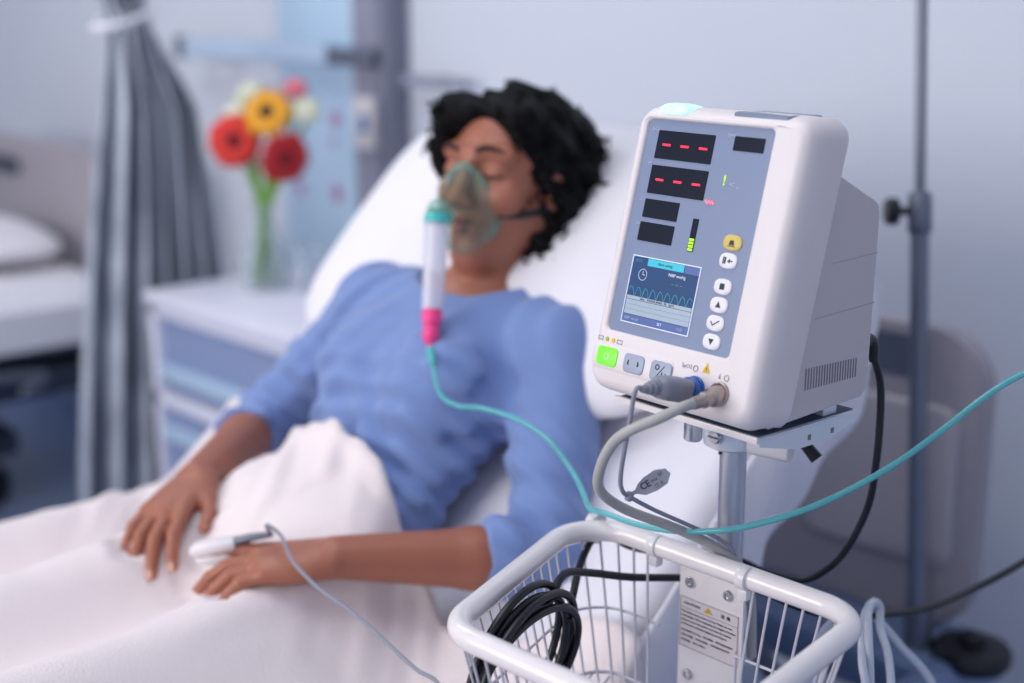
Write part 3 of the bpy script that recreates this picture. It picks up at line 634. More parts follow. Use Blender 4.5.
# ================================================================== OXYGEN MASK, strap, chamber
mk = empty('oxygen_mask', tuple(H(0, .10, -.05)), 'clear green oxygen mask with strap and milky chamber on the woman\'s face', 'oxygen mask')
mc = (0, -.045)
def rim_pt(t):
    l = .041*math.sin(t); u = -.040+.058*math.cos(t); l *= (1-.28*max(0, math.cos(t))); f = .086-.022*(l/.041)**2+.012*math.cos(t)*(math.cos(t) > 0)-.008*(math.cos(t) < -.5); return l, f, u
def shell(u_, v_):
    t = 2*PI*u_; l, f, u = rim_pt(t); k = v_*PI/2*.82; c = math.cos(k)**.8; s = math.sin(k)
    return H(l*c, f+.046*s, -.040+(u+.040)*c-.010*s)
o = obj('mask_shell', grid(shell, 48, 12, True), M['mask'], mk, angle=180); solid(o, .0015)
obj('mask_rim', tube([H(*rim_pt(t)) for t in np.linspace(0, 2*PI, 25)[:-1]], .0032, 8, 3, closed=True), M['maskrim'], mk)
pt = H(-.002, .120, -.050); top = V(-1.338, 1.120, 1.190); bot = V(-1.311, 1.087, 1.073)
obj('port_elbow', tube([pt, pt*.55+top*.45+V(0, 0, .003), top+V(0, 0, .002), top+(bot-top)*.08], .0135, 18, 5), M['maskrim'], mk)
obj('port_collar', lathe(top+(bot-top)*.03, unit(bot-top), [(.0150, 0), (.0162, .001), (.0162, .011), (.0150, .012)], 20), M['tealp'], mk, label='teal ring')
zz = np.linspace(0, 1, 26); ch = obj('chamber_tube', tube([top+(bot-top)*(.06+.94*t) for t in zz], lambda t: .0150-.0015*t+.0004*math.sin(t*60), 20, spline=False), M['milky'], mk, label='milky white tube hanging from the mask')
ax_ = unit(bot-top)
obj('tube_connector', lathe(bot, ax_, [(.0115, -.002), (.0125, .002), (.0125, .016), (.0095, .018), (.0095, .024), (.0105, .026), (.0105, .036), (.006, .042), (.005, .050)], 18), M['pinkp'], mk, label='bright pink connector')
st_end = bot+ax_*.048
for s, far in ((1, 0), (-1, 1)):
    pts = [H(s*.040, .068, -.045), H(s*.058, .045, -.043), H(s*.071, .01, -.036), H(s*.080, -.02, -.028), H(s*.088, -.07, -.01)]
    obj('elastic_strap', tube(pts, .0042, 8), M['strap'], mk)
obj('strap_lug', tube([H(-.040, .070, -.045), H(-.062, .082, -.048)], .003, 8), M['strap'], mk)


# ================================================================== PATIENT MONITOR
MO = V(-.8843, .9498, 1.1447); yw = math.radians(-3.04); ln = math.radians(14.55)
sv = V(math.cos(yw), math.sin(yw), 0); bkv = V(-math.sin(yw), math.cos(yw), 0)
hv = bkv*math.sin(ln)+V(0, 0, math.cos(ln)); nv = -(bkv*math.cos(ln)-V(0, 0, math.sin(ln)))
def F3(s, h, n=0): return MO+sv*s+hv*h+nv*n
mon = empty('patient_monitor', tuple(MO+sv*.08+bkv*.08-V(0, 0, .062)), 'white bedside patient monitor with red digit windows and a small waveform screen', 'monitor')
ring = lambda i, n, r=.021: [F3(x, y+max(0, -n)*.17*max(0, min(1, y/.2)), n) for x, y in rrect(-.0155+i, .1905-i, -.057+i, .2145-i, max(.003, r-i), 8)]
def bottomclip(L): return [p if p[2] > 1.0835 else V(p[0], p[1], 1.0835) for p in L]
hole = lambda i, n: [F3(x, y, n) for x, y in rrect(i, .1520-i, i, .2018-i, .006, 8)]
loops = [ring(.012, -.056), ring(.003, -.054), ring(0, -.047), ring(-.001, -.02), ring(0, -.012), ring(.002, -.004), ring(.006, .0015), ring(.011, .0035), hole(-.004, .0035), hole(-.0012, .0028), hole(-.0002, .0012), hole(.0, .0002)]
loops = [bottomclip(l) for l in loops]
obj('front_housing', loft(loops, True, False), M['shell'], mon, angle=50)
pan = obj('display_panel', loft([hole(-.0005, -.004), hole(-.0005, .0004)]), M['panel'], mon, label='blue grey display panel')
def plate(s0, h0, w, h, n0, n1, r=.0006, bev=0): return loft([[F3(x, y, n0) for x, y in rrect(s0, s0+w, h0, h0+h, r, 3)], [F3(x, y, n1) for x, y in rrect(s0, s0+w, h0, h0+h, r, 3)]])
def mtext(s, size, s0, h0, n, m, parent, name='lettering', align='CENTER', bold=False, ex=.0001):
    return obj(name, text_vf(s, size, lambda x, y, z: F3(s0+x, h0+y, n+z), ex, align, bold), m, parent, smooth=False)
wins = [(.0151, .1652, .0698, .0264), (.0148, .1324, .0703, .0266), (.0150, .1097, .0434, .0174), (.0145, .0876, .0434, .0178), (.1077, .1799, .0343, .0128)]
for i, (s, h, w, g) in enumerate(wins):
    wd = obj('digit_window', plate(s, h, w, g, -.001, .0010), M['led'], mon, label='dark digit window'+(' with three red dashes' if i < 2 else ''))
    if i < 2:
        for k in range(3):
            c = s+w*(.185+.325*k); obj('digit_dash', plate(c-.0050, h+g*.5-.0010, .0100, .0020, .0009, .0013, .0006), M['red'], wd)
for t_, s, h in (('SpO2', .011, .1925), ('PR', .0115, .1602), ('SYS', .0118, .1262), ('DIA', .0118, .1035), ('TEMP', .1035, .1925)): mtext(t_, .0042, s, h, .0007, M['inkl'], mon)
bar = obj('bar_graph_window', plate(.0785, .0855, .0068, .0300, -.001, .0009), M['led'], mon)
for k in range(4): obj('bar_segment', plate(.0791, .0862+.0030*k, .0056, .0022, .0008, .0013, .0003), M['green_led'], bar)
obj('alert_mark', text_vf('!', .013, lambda x, y, z: F3(.1055+x, .1525+y, .0008+z), .0001, bold=True), M['green_led'], mon, smooth=False)
mtext('AC', .0045, .1145, .1500, .0007, M['inkl'], mon); mtext('~', .0055, .1215, .148, .0007, M['inkl'], mon)
wv = MB(); pts = [F3(.0885+.0105*t, .1318+.0014*math.sin(t*19), .0012) for t in np.linspace(0, 1, 30)]; wv.add(tube(pts, .0007, 6, spline=False)); obj('pulse_mark', wv, M['pink_led'], mon)
# screen
sx, sy, sw, shh = .0155, .0111, .0839, .0617
scr = obj('screen', plate(sx, sy, sw, shh, -.001, .0008), M['screen'], mon, label='small lit waveform screen')
fm = MB(); t_ = .0009
for a in ((sx-t_, sy-t_, sw+2*t_, t_), (sx-t_, sy+shh, sw+2*t_, t_), (sx-t_, sy, t_, shh), (sx+sw, sy, t_, shh)): fm.add(plate(*a, -.001, .0013, .0002))
obj('screen_frame', fm, M['screen_line'], scr)
obj('title_bar', plate(sx+.019, sy+shh-.0072, .0455, .0068, .0007, .0010, .0002), M['screen_teal'], scr); obj('corner_bar', plate(sx+.0655, sy+shh-.0075, .0182, .0071, .0007, .0010, .0002), M['screen_bar'], scr)
obj('table_area', plate(sx+.001, sy+.0075, .082, .0135, .0007, .0010, .0002), M['screen_grey'], scr)
obj('status_bar', plate(sx+.0005, sy+.0004, .083, .0065, .0007, .0010, .0002), M['screen_bar'], scr); obj('header_row', plate(sx+.001, sy+.0215, .082, .0032, .0007, .0010, .0002), M['screen_grey'], scr)
ck = MB(); ck.add(tube([F3(sx+.0155+.0052*math.cos(t), sy+.0455+.0052*math.sin(t), .0011) for t in np.linspace(0, 2*PI, 25)[:-1]], .00025, 5, 1, closed=True, spline=False)); ck.add(rod(F3(sx+.0155, sy+.0455, .0011), F3(sx+.0155, sy+.0492, .0011), .00025, 5)); ck.add(rod(F3(sx+.0155, sy+.0455, .0011), F3(sx+.0185, sy+.0455, .0011), .00025, 5)); obj('clock_icon', ck, M['screen_line'], scr)
wf = MB(); P_ = []
for t in np.linspace(0, 1, 150): P_.append(F3(sx+.003+.079*t, sy+.0300+.0038*math.sin(t*2*PI*8.5)+.0012*math.sin(t*2*PI*17+1), .0011))
wf.add(tube(P_, .00042, 5, spline=False)); obj('pulse_trace', wf, M['screen_wave'], scr)
for s_, z_, x_, y_, m_ in (('NIBP mmHg', .0042, .058, .0500, 'screen_line'), ('-- -/- --', .0050, .060, .0425, 'screen_olive'), ('SpO2', .0036, .008, .0578, 'screen_wave'), ('Alarm setting', .0034, .041, .0578, 'ink'), ('NIBP  manual', .0034, .012, .0036, 'screen_grey'), ('SET', .0036, .048, .0036, 'screen_line'), ('12:30', .0034, .073, .0036, 'screen_grey'), ('time    SYS/DIA (MAP)   PR   SpO2', .0030, .040, .0230, 'ink')): mtext(s_, z_, sx+x_, sy+y_, .0011, M[m_], scr)
gl_ = MB()
for k in (1, 2): gl_.add(plate(sx+.001, sy+.0075+.0045*k, .082, .00025, .0009, .0011, .0001))
obj('table_rule', gl_, M['screen_bar'], scr)
# round keys on the right of the panel
def dome(s, h, rx, ry, n0, hgt, q=2.6):
    L = []
    for k, (sc, n) in enumerate(((1.0, n0), (1.0, n0+hgt*.55), (.9, n0+hgt*.9), (.6, n0+hgt))):
        L.append([F3(s+rx*sc*abs(math.cos(t))**(2/q)*math.copysign(1, math.cos(t)), h+ry*sc*abs(math.sin(t))**(2/q)*math.copysign(1, math.sin(t)), n) for t in np.linspace(0, 2*PI, 33)[:-1]])
    return loft(L)
def poly(pts, n0, n1): return loft([[F3(*p, n0) for p in pts], [F3(*p, n1) for p in pts]])
def tri(s, h, r, d): return [(s-r, h-d*r*.8), (s+r, h-d*r*.8), (s, h+d*r)]
for s, h, m_, ic in ((.1295, .0998, 'keyy', 'alarm'), (.1287, .0836, 'key', 'mute'), (.1287, .0605, 'key', 'stop'), (.1286, .0441, 'key', 'up'), (.1287, .0278, 'key', 'tick'), (.1288, .0112, 'key', 'down')):
    k_ = obj('key', dome(s, h, .0105 if m_ == 'keyy' else .0100, .0070, 0, .0022), M[m_], mon, label='yellow alarm key' if m_ == 'keyy' else 'white key'); n = .0021; I = MB()
    if ic == 'alarm':
        I.add(poly([(s-.003, h-.0022), (s+.003, h-.0022), (s+.002, h+.002), (s-.002, h+.002)], n, n+.0004)); I.add(poly([(s-.004, h-.0036), (s+.004, h-.0036), (s+.004, h-.0028), (s-.004, h-.0028)], n, n+.0003))
    if ic == 'mute':
        for dx in (-.0045, -.0025): I.add(poly([(s+dx-.0007, h-.003), (s+dx+.0007, h-.003), (s+dx+.0007, h+.003), (s+dx-.0007, h+.003)], n, n+.0004))
        I.add(poly([(s+.000, h-.0005), (s+.003, h-.002), (s+.003, h+.002)], n, n+.0004)); I.add(poly([(s+.0035, h-.0005), (s+.006, h-.0005), (s+.006, h+.0005), (s+.0035, h+.0005)], n-.0003, n+.0004))
    if ic == 'stop': I.add(poly([(s-.0027, h-.0027), (s+.0027, h-.0027), (s+.0027, h+.0027), (s-.0027, h+.0027)], n, n+.0004))
    if ic == 'up': I.add(poly(tri(s, h, .003, 1), n, n+.0004))
    if ic == 'down': I.add(poly(tri(s, h, .003, -1), n, n+.0004))
    if ic == 'tick': I.add(tube([F3(s-.0045, h+.001, n+.0002), F3(s-.002, h-.0022, n+.0003), F3(s+.005, h+.0028, n)], .0006, 6, spline=False))
    obj('key_symbol', I, M['ink'], k_)
# lower key row
N = .0035
MO = MO+sv*.0040
def keyrow(s, h, w, g, m_, lab):
    w += .0038
    L = [[F3(x, y, n) for x, y in rrect(s-w/2+i, s+w/2-i, h-g/2+i, h+g/2-i, .0042-i*.5, 5)] for i, n in ((0, N-.002), (0, N+.0012), (.0006, N+.0020), (.0025, N+.0024))]; return obj('power_key' if m_ == 'keyon' else 'key', loft(L), M[m_], mon, label=lab)
lip = [[F3(x, y, n) for x, y in rrect(-.0145+i, .0900-i, -.0375+i, -.0135-i, .006-i*.5, 5)] for i, n in ((0, N-.002), (0, N+.0002), (.0012, N+.0010))]
obj('key_bezel', loft(lip), M['shell'], mon)
kp = keyrow(.0062, -.0253, .0235, .0182, 'keyon', 'lit green power key'); obj('power_symbol', tube([F3(.0062+.0030*math.cos(t), -.0253+.0030*math.sin(t), N+.0025) for t in np.linspace(.6*PI, 2.4*PI, 14)], .00035, 6, spline=False), M['key'], kp)
k1 = keyrow(.0418, -.0258, .0225, .0178, 'keyg', 'grey key with two arc marks'); I = MB()
for s_ in (-1, 1): I.add(tube([F3(.0418+s_*.0052-s_*.0014*math.cos(t)*-1, -.0253+.0020*math.sin(t), N+.0025) for t in np.linspace(-1.3, 1.3, 8)], .0007, 6, spline=False))
obj('key_symbol', I, M['ink'], k1)
k2 = keyrow(.0765, -.0260, .0225, .0185, 'keyg', 'grey key with an on and off symbol'); I = MB(); I.add(tube([F3(.0725+.0022*math.cos(t), -.0225+.0022*math.sin(t), N+.0025) for t in np.linspace(0, 2*PI, 14)[:-1]], .0005, 6, 1, closed=True, spline=False)); I.add(rod(F3(.0725, -.0320, N+.0025), F3(.081, -.0205, N+.0025), .0004, 6)); I.add(tube([F3(.0795, -.0262, N+.0025), F3(.0795, -.0305, N+.0025), F3(.0835, -.0305, N+.0025), F3(.0835, -.0268, N+.0025)], .0005, 6, spline=False)); obj('key_symbol', I, M['ink'], k2)
obj('plug_icon', tube([F3(-.0105, -.0078, N+.0002), F3(-.0045, -.0078, N+.0002), F3(-.0045, -.0110, N+.0002), F3(-.0105, -.0110, N+.0002)], .0004, 5, 1, closed=True, spline=False), M['inkg'], mon)
obj('indicator_lamp', dome(.0012, -.0094, .0021, .0021, N-.0005, .0016, 2), M['olive'], mon, label='olive indicator lamp'); obj('indicator_lamp', dome(.0092, -.0094, .0023, .0023, N-.0005, .0016, 2), M['orange'], mon, label='orange indicator lamp')
obj('battery_icon', tube([F3(.0145, -.0078, N+.0002), F3(.0210, -.0078, N+.0002), F3(.0210, -.0112, N+.0002), F3(.0145, -.0112, N+.0002)], .0004, 5, 1, closed=True, spline=False), M['inkg'], mon)
wt = obj('warning_triangle', poly([(.1235, -.0165), (.1325, -.0165), (.1280, -.0075)], N-.0005, N+.0004), M['yellow'], mon, label='yellow warning triangle'); mtext('!', .0055, .1280, -.0135, N+.0006, M['ink'], wt)
mtext('SpO2', .0055, .1050, -.0148, N+.0002, M['inkg'], mon); obj('heart_icon', tube([F3(.1155+.0026*math.cos(t), -.0150+.0026*math.sin(t), N+.0002) for t in np.linspace(0, 2*PI, 14)[:-1]], .0004, 5, 1, closed=True, spline=False), M['inkg'], mon)
obj('cuff_icon', tube([F3(.1520+.0026*math.cos(t), -.0165+.0026*math.sin(t), N+.0002) for t in np.linspace(0, 2*PI, 14)[:-1]], .0004, 5, 1, closed=True, spline=False), M['inkg'], mon); obj('person_icon', poly([(.1430, -.0185), (.1455, -.0185), (.1443, -.0135)], N-.0003, N+.0003), M['inkg'], mon)
MO = MO-sv*.0040
# sockets, lens, top label
obj('probe_socket', lathe(F3(.1225, -.0335, N-.004), nv, [(.0122, 0), (.0122, .0055), (.0110, .0068), (.0110, .006)], 28), M['blue'], mon, label='blue ringed round socket')
obj('hose_socket', lathe(F3(.1515, -.0315, N-.004), nv, [(.0110, 0), (.0110, .0060), (.0098, .0068), (.0085, .0060), (.0085, .0042)], 24), M['nickel'], mon, label='round metal socket')
def lens(u, v):
    a = PI*(u); k = v
    return F3(.033+.0185*math.cos(a)*(1-.0*k), .2125+.0062*math.sin(a*1)*k+.0005, .0095-.034*k+.010*math.sin(PI*k)*math.sin(a))
L = []
for n, sc in ((.0105, .80), (.0095, .93), (.004, 1.0), (-.012, 1.0), (-.020, .85)):
    L.append([F3(.0300+.0185*sc*math.cos(t), (.2120-n*.15)+(.0070*sc*math.sin(t) if math.sin(t) > 0 else .0045*sc*math.sin(t)), n-.006) for t in np.linspace(0, 2*PI, 29)[:-1]])
obj('alarm_lamp', loft(L), M['lens'], mon, label='lit pale blue alarm lamp on top')
L = [[F3(x, h+.0004+max(0, -y)*.17-max(0, y+.012)*.25, y) for x, y in rrect(.098+i, .162-i, -.046+i, -.0005-i, .004, 6)] for i, h in ((0, .2125), (0, .2152), (.001, .2158))]
obj('top_label', loft(L), M['greytab'], mon, label='grey smooth tab on top')
# rear housing: side profile extruded sideways
def R3(s, b, z): return MO+sv*s+bkv*b+V(0, 0, z)
prof = [(.020, -.0605), (.148, -.0545), (.1560, -.048), (.1595, .118), (.1570, .1262), (.150, .1310), (.085, .1620), (.060, .150)]
L = []
for s, i in ((-.008, .006), (-.011, 0), (.182, 0), (.185, .0022), (.1855, .006)):
    c = V(.10, .04); L.append([R3(s, *(V(*p)+(c-V(*p))/np.linalg.norm(c-V(*p))*i)) for p in prof])
rh = obj('rear_housing', loft(L), M['rear'], mon, angle=35)
sm = MB(); sm.add(rod(R3(.1853, .092, .078), R3(.1853, .158, .0805), .0005, 6)); obj('seam', sm, M['seam'], rh)
sm = MB(); sm.add(rod(R3(.1853, .072, .031), R3(.1853, .158, .0345), .0005, 6)); obj('seam', sm, M['seam'], rh)
for k in range(20):
    b = .0635+.0038*k; obj('vent_slot', loft([[R3(s, b+db, z) for db, z in ((-.0009, -.0125-.001*k*.1), (.0009, -.0125-.001*k*.1), (.0009, -.0325), (-.0009, -.0325))] for s in (.183, .1857)]), M['slot'], rh, smooth=False)
obj('power_inlet', bx(tuple(R3(.150, .150, -.022)), tuple(R3(.176, .162, .004)), .003), M['black'], mon, label='black rear power inlet')
for s in (.02, .15):
    for b in (.045, .125): obj('foot', rod(R3(s, b, -.0667+.0005), R3(s, b, -.056), .008), M['black'], mon)

# plug with blue collar and thin grey cable
pq = empty('probe_plug', tuple(F3(.1215, -.0335, .02)), 'grey probe plug with blue collar in the front of the monitor, thin cable hanging', 'plug')
pc = lambda n, ds=0, dh=0: F3(.1225+ds, -.0350+dh, n-.005)
obj('blue_collar', lathe(pc(.0115), nv, [(.0095, 0), (.0122, .001), (.0122, .0060), (.0105, .0075)], 28), M['blue'], pq, label='bright blue plug collar')
L = []
for n, w, g in ((.0185, .0095, .0095), (.021, .0118, .0112), (.030, .0122, .0118), (.050, .0118, .0110), (.055, .0108, .0095), (.058, .0075, .0070)):
    L.append([F3(.1225+x*.93, -.0350+y*.93, n-.005) for x, y in rrect(-w, w, -g, g, min(w, g)*.62, 5)])
obj('plug_body', loft(L), M['greyp'], pq)
obj('strain_relief', lathe(pc(.0570), nv+V(0, 0, -.18), [(.0076, 0), (.0074, .0025), (.0060, .003), (.0060, .0045), (.0068, .005), (.0064, .0075), (.0050, .008), (.0050, .0095), (.0056, .010), (.0050, .0125), (.0038, .013), (.0040, .0150), (.0028, .0190)], 20), M['greyp'], pq)
g0 = pc(.073, 0, -.0022); 
GREY = [g0, g0+nv*.008+V(-.002, 0, -.003), (-.772, .858, 1.097), (-.777, .858, 1.072), (-.785, .862, 1.043), (-.789, .869, 1.027), (-.792, .884, 1.016), (-.796, .922, .993), (-.790, .962, .970), (-.778, .998, .948), (-.771, 1.012, .928), (-.770, 1.022, .88), (-.770, 1.03, .82)]
obj('cable', tube(GREY, .0021, 10), M['grey_cable'], pq)
tg0, tx_ = V(-.7895, .879, 1.020), unit(V(.030, .015, .024)); ty_ = unit(np.cross(unit(V(.65, -.72, .25)), tx_)); ty_ = ty_ if ty_[2] > 0 else -ty_; tn_ = np.cross(tx_, ty_); tn_ = tn_ if tn_@V(.731, -.682, 0) > 0 else -tn_
TG = lambda x, y, n=0: tg0+tx_*x+ty_*y+tn_*n
op = [(0, -.0012), (.007, -.0020), (.014, -.0070), (.026, -.0085), (.037, -.0075), (.0445, -.001), (.0425, .0050), (.033, .0085), (.020, .0075), (.0125, .0050), (.008, .0018), (0, .0014)]
tg = obj('cable_tag', loft([[TG(*p, -.0006) for p in op], [TG(*p, .0006) for p in op]]), M['grey_cable'], pq, smooth=False, label='small grey tag printed with a conformity mark')
obj('lettering', text_vf('CE', .0085, lambda x, y, z: TG(.0185+x, .0008+y, .0008+z), .0001, bold=True), M['ink'], tg, smooth=False); obj('lettering', text_vf('0123', .0032, lambda x, y, z: TG(.0285+x, .0010+y, .0008+z), .0001), M['ink'], tg, smooth=False)
obj('recycle_mark', text_vf('/\\/\\', .0045, lambda x, y, z: TG(.0360+x, .0030+y, .0008+z), .0001), M['ink'], tg, smooth=False); obj('lettering', text_vf('□ ⚠', .0040, lambda x, y, z: TG(.031+x, -.0045+y, .0008+z), .0001), M['ink'], tg, smooth=False)
obj('tag_loop', lathe((-.7905, .880, 1.0185), (.2, .2, .9), [(.0030, -.004), (.0036, -.003), (.0036, .003), (.0030, .004)], 14), M['grey_cable'], pq)

# blood pressure hose
bh = empty('pressure_hose', tuple(F3(.1515, -.0365, .01)), 'thick beige hose with metal connector curving from the monitor down to the basket', 'hose')
hc = lambda n: F3(.1515, -.0315, n-.0045)
hv2 = unit(nv+V(0, 0, -.30))
obj('hose_connector', lathe(hc(.006), hv2, [(.0065, 0), (.0090, .001), (.0090, .0115), (.0080, .0125), (.0062, .014), (.0062, .018), (.0072, .0190), (.0072, .023), (.0058, .0245), (.0056, .034), (.0050, .036)], 24), M['nickel'], bh, label='polished metal bayonet connector')
h0 = hc(.006)+hv2*.034
HOSE = [h0, h0+hv2*.014, V(-.748, .868, 1.103), (-.768, .857, 1.091), (-.787, .854, 1.075), (-.801, .853, 1.049), (-.812, .865, 1.022), (-.816, .904, .993), (-.802, .955, .966), (-.784, .995, .941), (-.766, 1.017, .916), (-.764, 1.030, .88), (-.764, 1.035, .82)]
obj('rubber_hose', tube(HOSE, .0048, 14), M['hose'], bh)

# ================================================================== STAND
PX, PY = -.804, 1.045
st = empty('monitor_stand', (PX, PY, 0), 'white and metal rolling stand carrying the patient monitor on its tray', 'stand')
obj('pole', lathe((PX, PY, .10), (0, 0, 1), [(.0132, 0), (.0132, .945)], 28), M['alu'], st)
obj('pole_hole', rod((PX-.006, PY-.0122, 1.020), (PX-.0062, PY-.0138, 1.020), .0018, 10), M['black'], st)
def T3(x, y, z): # tray follows the monitor's turn
    return MO+sv*(x)+bkv*y+V(0, 0, z-MO[2])
def tbox(a, b, bev=.001):
    v, f = bx(a, b, bev); return [T3(*p) for p in v], f
obj('tray', tbox((.004, .008, 1.0720), (.182, .150, 1.0775)), M['tray'], st); obj('tray_pad', tbox((.008, .012, 1.0768), (.178, .146, 1.0782), 0), M['traypad'], st, label='blue grey pad on the tray')
obj('tray_lip', tbox((.004, .005, 1.0728), (.182, .0085, 1.0790), .0008), M['enamel'], st, label='white front lip')
fl = MB(); fl.add(loft([[T3(x, *p) for p in ((.008, 1.076), (.150, 1.076), (.150, 1.070), (.105, 1.0575), (.060, 1.0575), (.008, 1.070))] for x in (.1795, .1825)])); obj('side_flange', fl, M['tray'], st, smooth=False)
for b in (.075, .108): obj('flange_slot', tbox((.1818, b, 1.063), (.1830, b+.004, 1.068), 0), M['slot'], st)
obj('retainer_block', tbox((.158, .104, 1.0775), (.176, .124, 1.0905), .001), M['tray'], st)
obj('collar', lathe((PX, PY, 1.036), (0, 0, 1), [(.024, -.010), (.0295, -.007), (.031, .002), (.031, .036)], 32), M['tray'], st)
kb = obj('clamp_knob', lathe((-.806, .985, 1.073), (0, 0, -1), [(.005, 0), (.005, .008), (.0085, .0085), (.0088, .010), (.0088, .0270), (.0075, .0285)], 24), M['chrome'], st, label='polished knurled knob')
sc = obj('screw', lathe((PX+.003, PY-.0305, 1.043), (0, -1, 0), [(.0070, 0), (.0074, .003), (.006, .0055), (.001, .006)], 16), M['chrome'], st); obj('screw_slot', bx((PX-.003, PY-.0372, 1.0423), (PX+.009, PY-.0362, 1.0437)), M['slot'], sc)
obj('handle_barrel', lathe((PX+.024, PY-.004, 1.037), (1, .30, -.05), [(.0125, 0), (.0125, .038), (.0115, .040), (.001, .0405)], 24), M['white'], st)
obj('lever', tube([(-.757, 1.082, 1.040), (-.752, 1.086, 1.033), (-.738, 1.090, 1.018)], [.006, .0055, .0065], 12), M['black'], st, label='black clamp lever')
obj('hub', lathe((PX, PY, .06), (0, 0, 1), [(.05, 0), (.05, .03), (.03, .05), (.016, .06)], 28), M['tray'], st)
for k in range(5):
    a = 2*PI*k/5+.5; d = V(math.cos(a), math.sin(a), 0)
    obj('leg', tube([V(PX, PY, .075)+d*.03, V(PX, PY, .07)+d*.15, V(PX, PY, .062)+d*.25], [.018, .015, .012], 12), M['tray'], st)
    w = V(PX, PY, .028)+d*.24; obj('castor', lathe(w-np.cross(d, V(0, 0, 1))*.01, np.cross(d, V(0, 0, 1)), [(.02, 0), (.027, .003), (.027, .017), (.02, .02)], 18), M['black'], st)

# ================================================================== BASKET
RZ = .926; bs = empty('wire_basket', (-.78, .86, .78), 'white enamelled wire basket clamped to the stand below the monitor', 'basket')
cor = [(-.948, .985), (-.612, .990), (-.572, .722), (-.845, .712)]
def rimpath(off, z, rad=.035, k=6):
    c = np.mean(cor, 0); out = []; P_ = [np.array(p) for p in cor]
    # inset each side
    Q = []
    for i in range(4):
        a, b, d = P_[i-1], P_[i], P_[(i+1) % 4]
        def line(p, q):
            t = (q-p)/np.linalg.norm(q-p); n = np.array([-t[1], t[0]]); n = n if (c-p)@n > 0 else -n; return p+n*off, t
        p1, t1 = line(a, b); p2, t2 = line(b, d); A = np.array([t1, -t2]).T; s = np.linalg.solve(A, p2-p1); Q.append(p1+t1*s[0])
    for i in range(4):
        a, b, d = Q[i-1], Q[i], Q[(i+1) % 4]; u1 = (a-b)/np.linalg.norm(a-b); u2 = (d-b)/np.linalg.norm(d-b); th = math.acos(np.clip(u1@u2, -1, 1)); L_ = rad/math.tan(th/2); s = b+u1*L_; e = b+u2*L_
        cen = b+unit(u1+u2)*rad/math.sin(th/2); a0 = math.atan2(*(s-cen)[::-1]); a1 = math.atan2(*(e-cen)[::-1]); da = (a1-a0+PI) % (2*PI)-PI
        for q in range(k+1): t = a0+da*q/k; out.append((cen[0]+rad*math.cos(t), cen[1]+rad*math.sin(t), z))
    return out
def resample(P_, n, closed=True):
    P_ = [np.array(p) for p in P_]; P_ = P_+[P_[0]] if closed else P_; d = np.r_[0, np.cumsum([np.linalg.norm(P_[i+1]-P_[i]) for i in range(len(P_)-1)])]; t = np.linspace(0, d[-1], n+1)[:-1] if closed else np.linspace(0, d[-1], n)
    A = np.array(P_); return [V(*[np.interp(x, d, A[:, j]) for j in range(3)]) for x in t]
obj('rim', tube(rimpath(0, RZ, .048, 10), .0108, 18, closed=True, spline=False), M['enamel'], bs, angle=60, label='thick white rim tube')
BZ = .785
nw = 58
topw = resample(rimpath(.0, RZ-.008, .048), nw); botw = resample(rimpath(.030, BZ, .03), nw)
for a, b in zip(topw, botw):
    if a[1] > .97 and -.842 < a[0] < -.742: continue
    c = np.array([-.78, .86, BZ]); inn = b+(c-b)*.10; obj('wire', tube([a, a+(b-a)*.5, b+(a-b)*.06, inn-V(0, 0, .003)], .00135, 6, 3), M['wire'], bs)
hw = resample(rimpath(.013, .850, .04, 6), 160); gap = [i for i, p in enumerate(hw) if p[1] > .955 and -.829 < p[0] < -.741]; k0 = next(i for i in gap if (i+1) % 160 not in gap)
hw = [hw[(k0+1+i) % 160] for i in range(160-len(gap))]; obj('horizontal_wire', tube([V(*p) for p in hw], .0015, 6, spline=False), M['wire'], bs)
obj('horizontal_wire', tube(rimpath(.029, .789, .03, 6), .0018, 6, closed=True, spline=False), M['wire'], bs)
for k in range(13):
    t = .06+.88*k/12; a = V(-.914+.270*t, .953, BZ-.001); b = V(-.815+.210*t, .746, BZ-.001); obj('floor_wire', tube([a, b], .0013, 6, spline=False), M['wire'], bs)
for k in range(5):
    t = .1+.2*k; obj('floor_wire', tube([V(-.912+.096*t, .953-.207*t, BZ-.003), V(-.645+.038*t, .953-.207*t, BZ-.003)], .0013, 6, spline=False), M['wire'], bs)
for x in (-.930, -.848, -.738):
    ct = obj('clamp_band', lathe((x-.005, .985, RZ), (1, 0, 0), [(.0112, 0), (.0116, .001), (.0116, .009), (.0112, .010)], 24), M['tie'], bs, label='clear plastic clamp band'); obj('band_head', bx((x-.005, .979, RZ-.021), (x+.006, .990, RZ-.010), .002), M['tie'], ct)
# plate with label
pl = obj('mounting_plate', bx((-.8285, .9995, .70), (-.7500, 1.003, .918), .0008), M['enamel'], bs, label='white screwed plate with printed caution label')
for x, z in ((-.8145, .8935), (-.7675, .8945), (-.8145, .795), (-.7675, .795), (-.8145, .716), (-.7675, .716)):
    s_ = obj('screw', lathe((x, .9995, z), (0, -1, 0), [(.0056, 0), (.0056, .0025), (.0048, .0036), (.0030, .0036), (.0028, .0022), (.001, .0021)], 18), M['chrome'], pl)
LF = lambda x, y, z=0: (-.7905+x*1.07, .9993-z, .8475+y*.84)
obj('printed_label', bx((-.8268, .9988, .8230), (-.7540, .9996, .8765)), M['label'], pl, smooth=False)
fr2 = MB()
for x0, x1, z0, z1 in ((-.0335, .0335, -.0285, -.0280), (-.0335, .0335, .0335, .0340), (-.0335, -.0330, -.0285, .0340), (.0330, .0335, -.0285, .0340), (-.0335, .0335, .0205, .0209)): fr2.add(bx(LF(x0, z0, .0004), LF(x1, z1, .0008)))
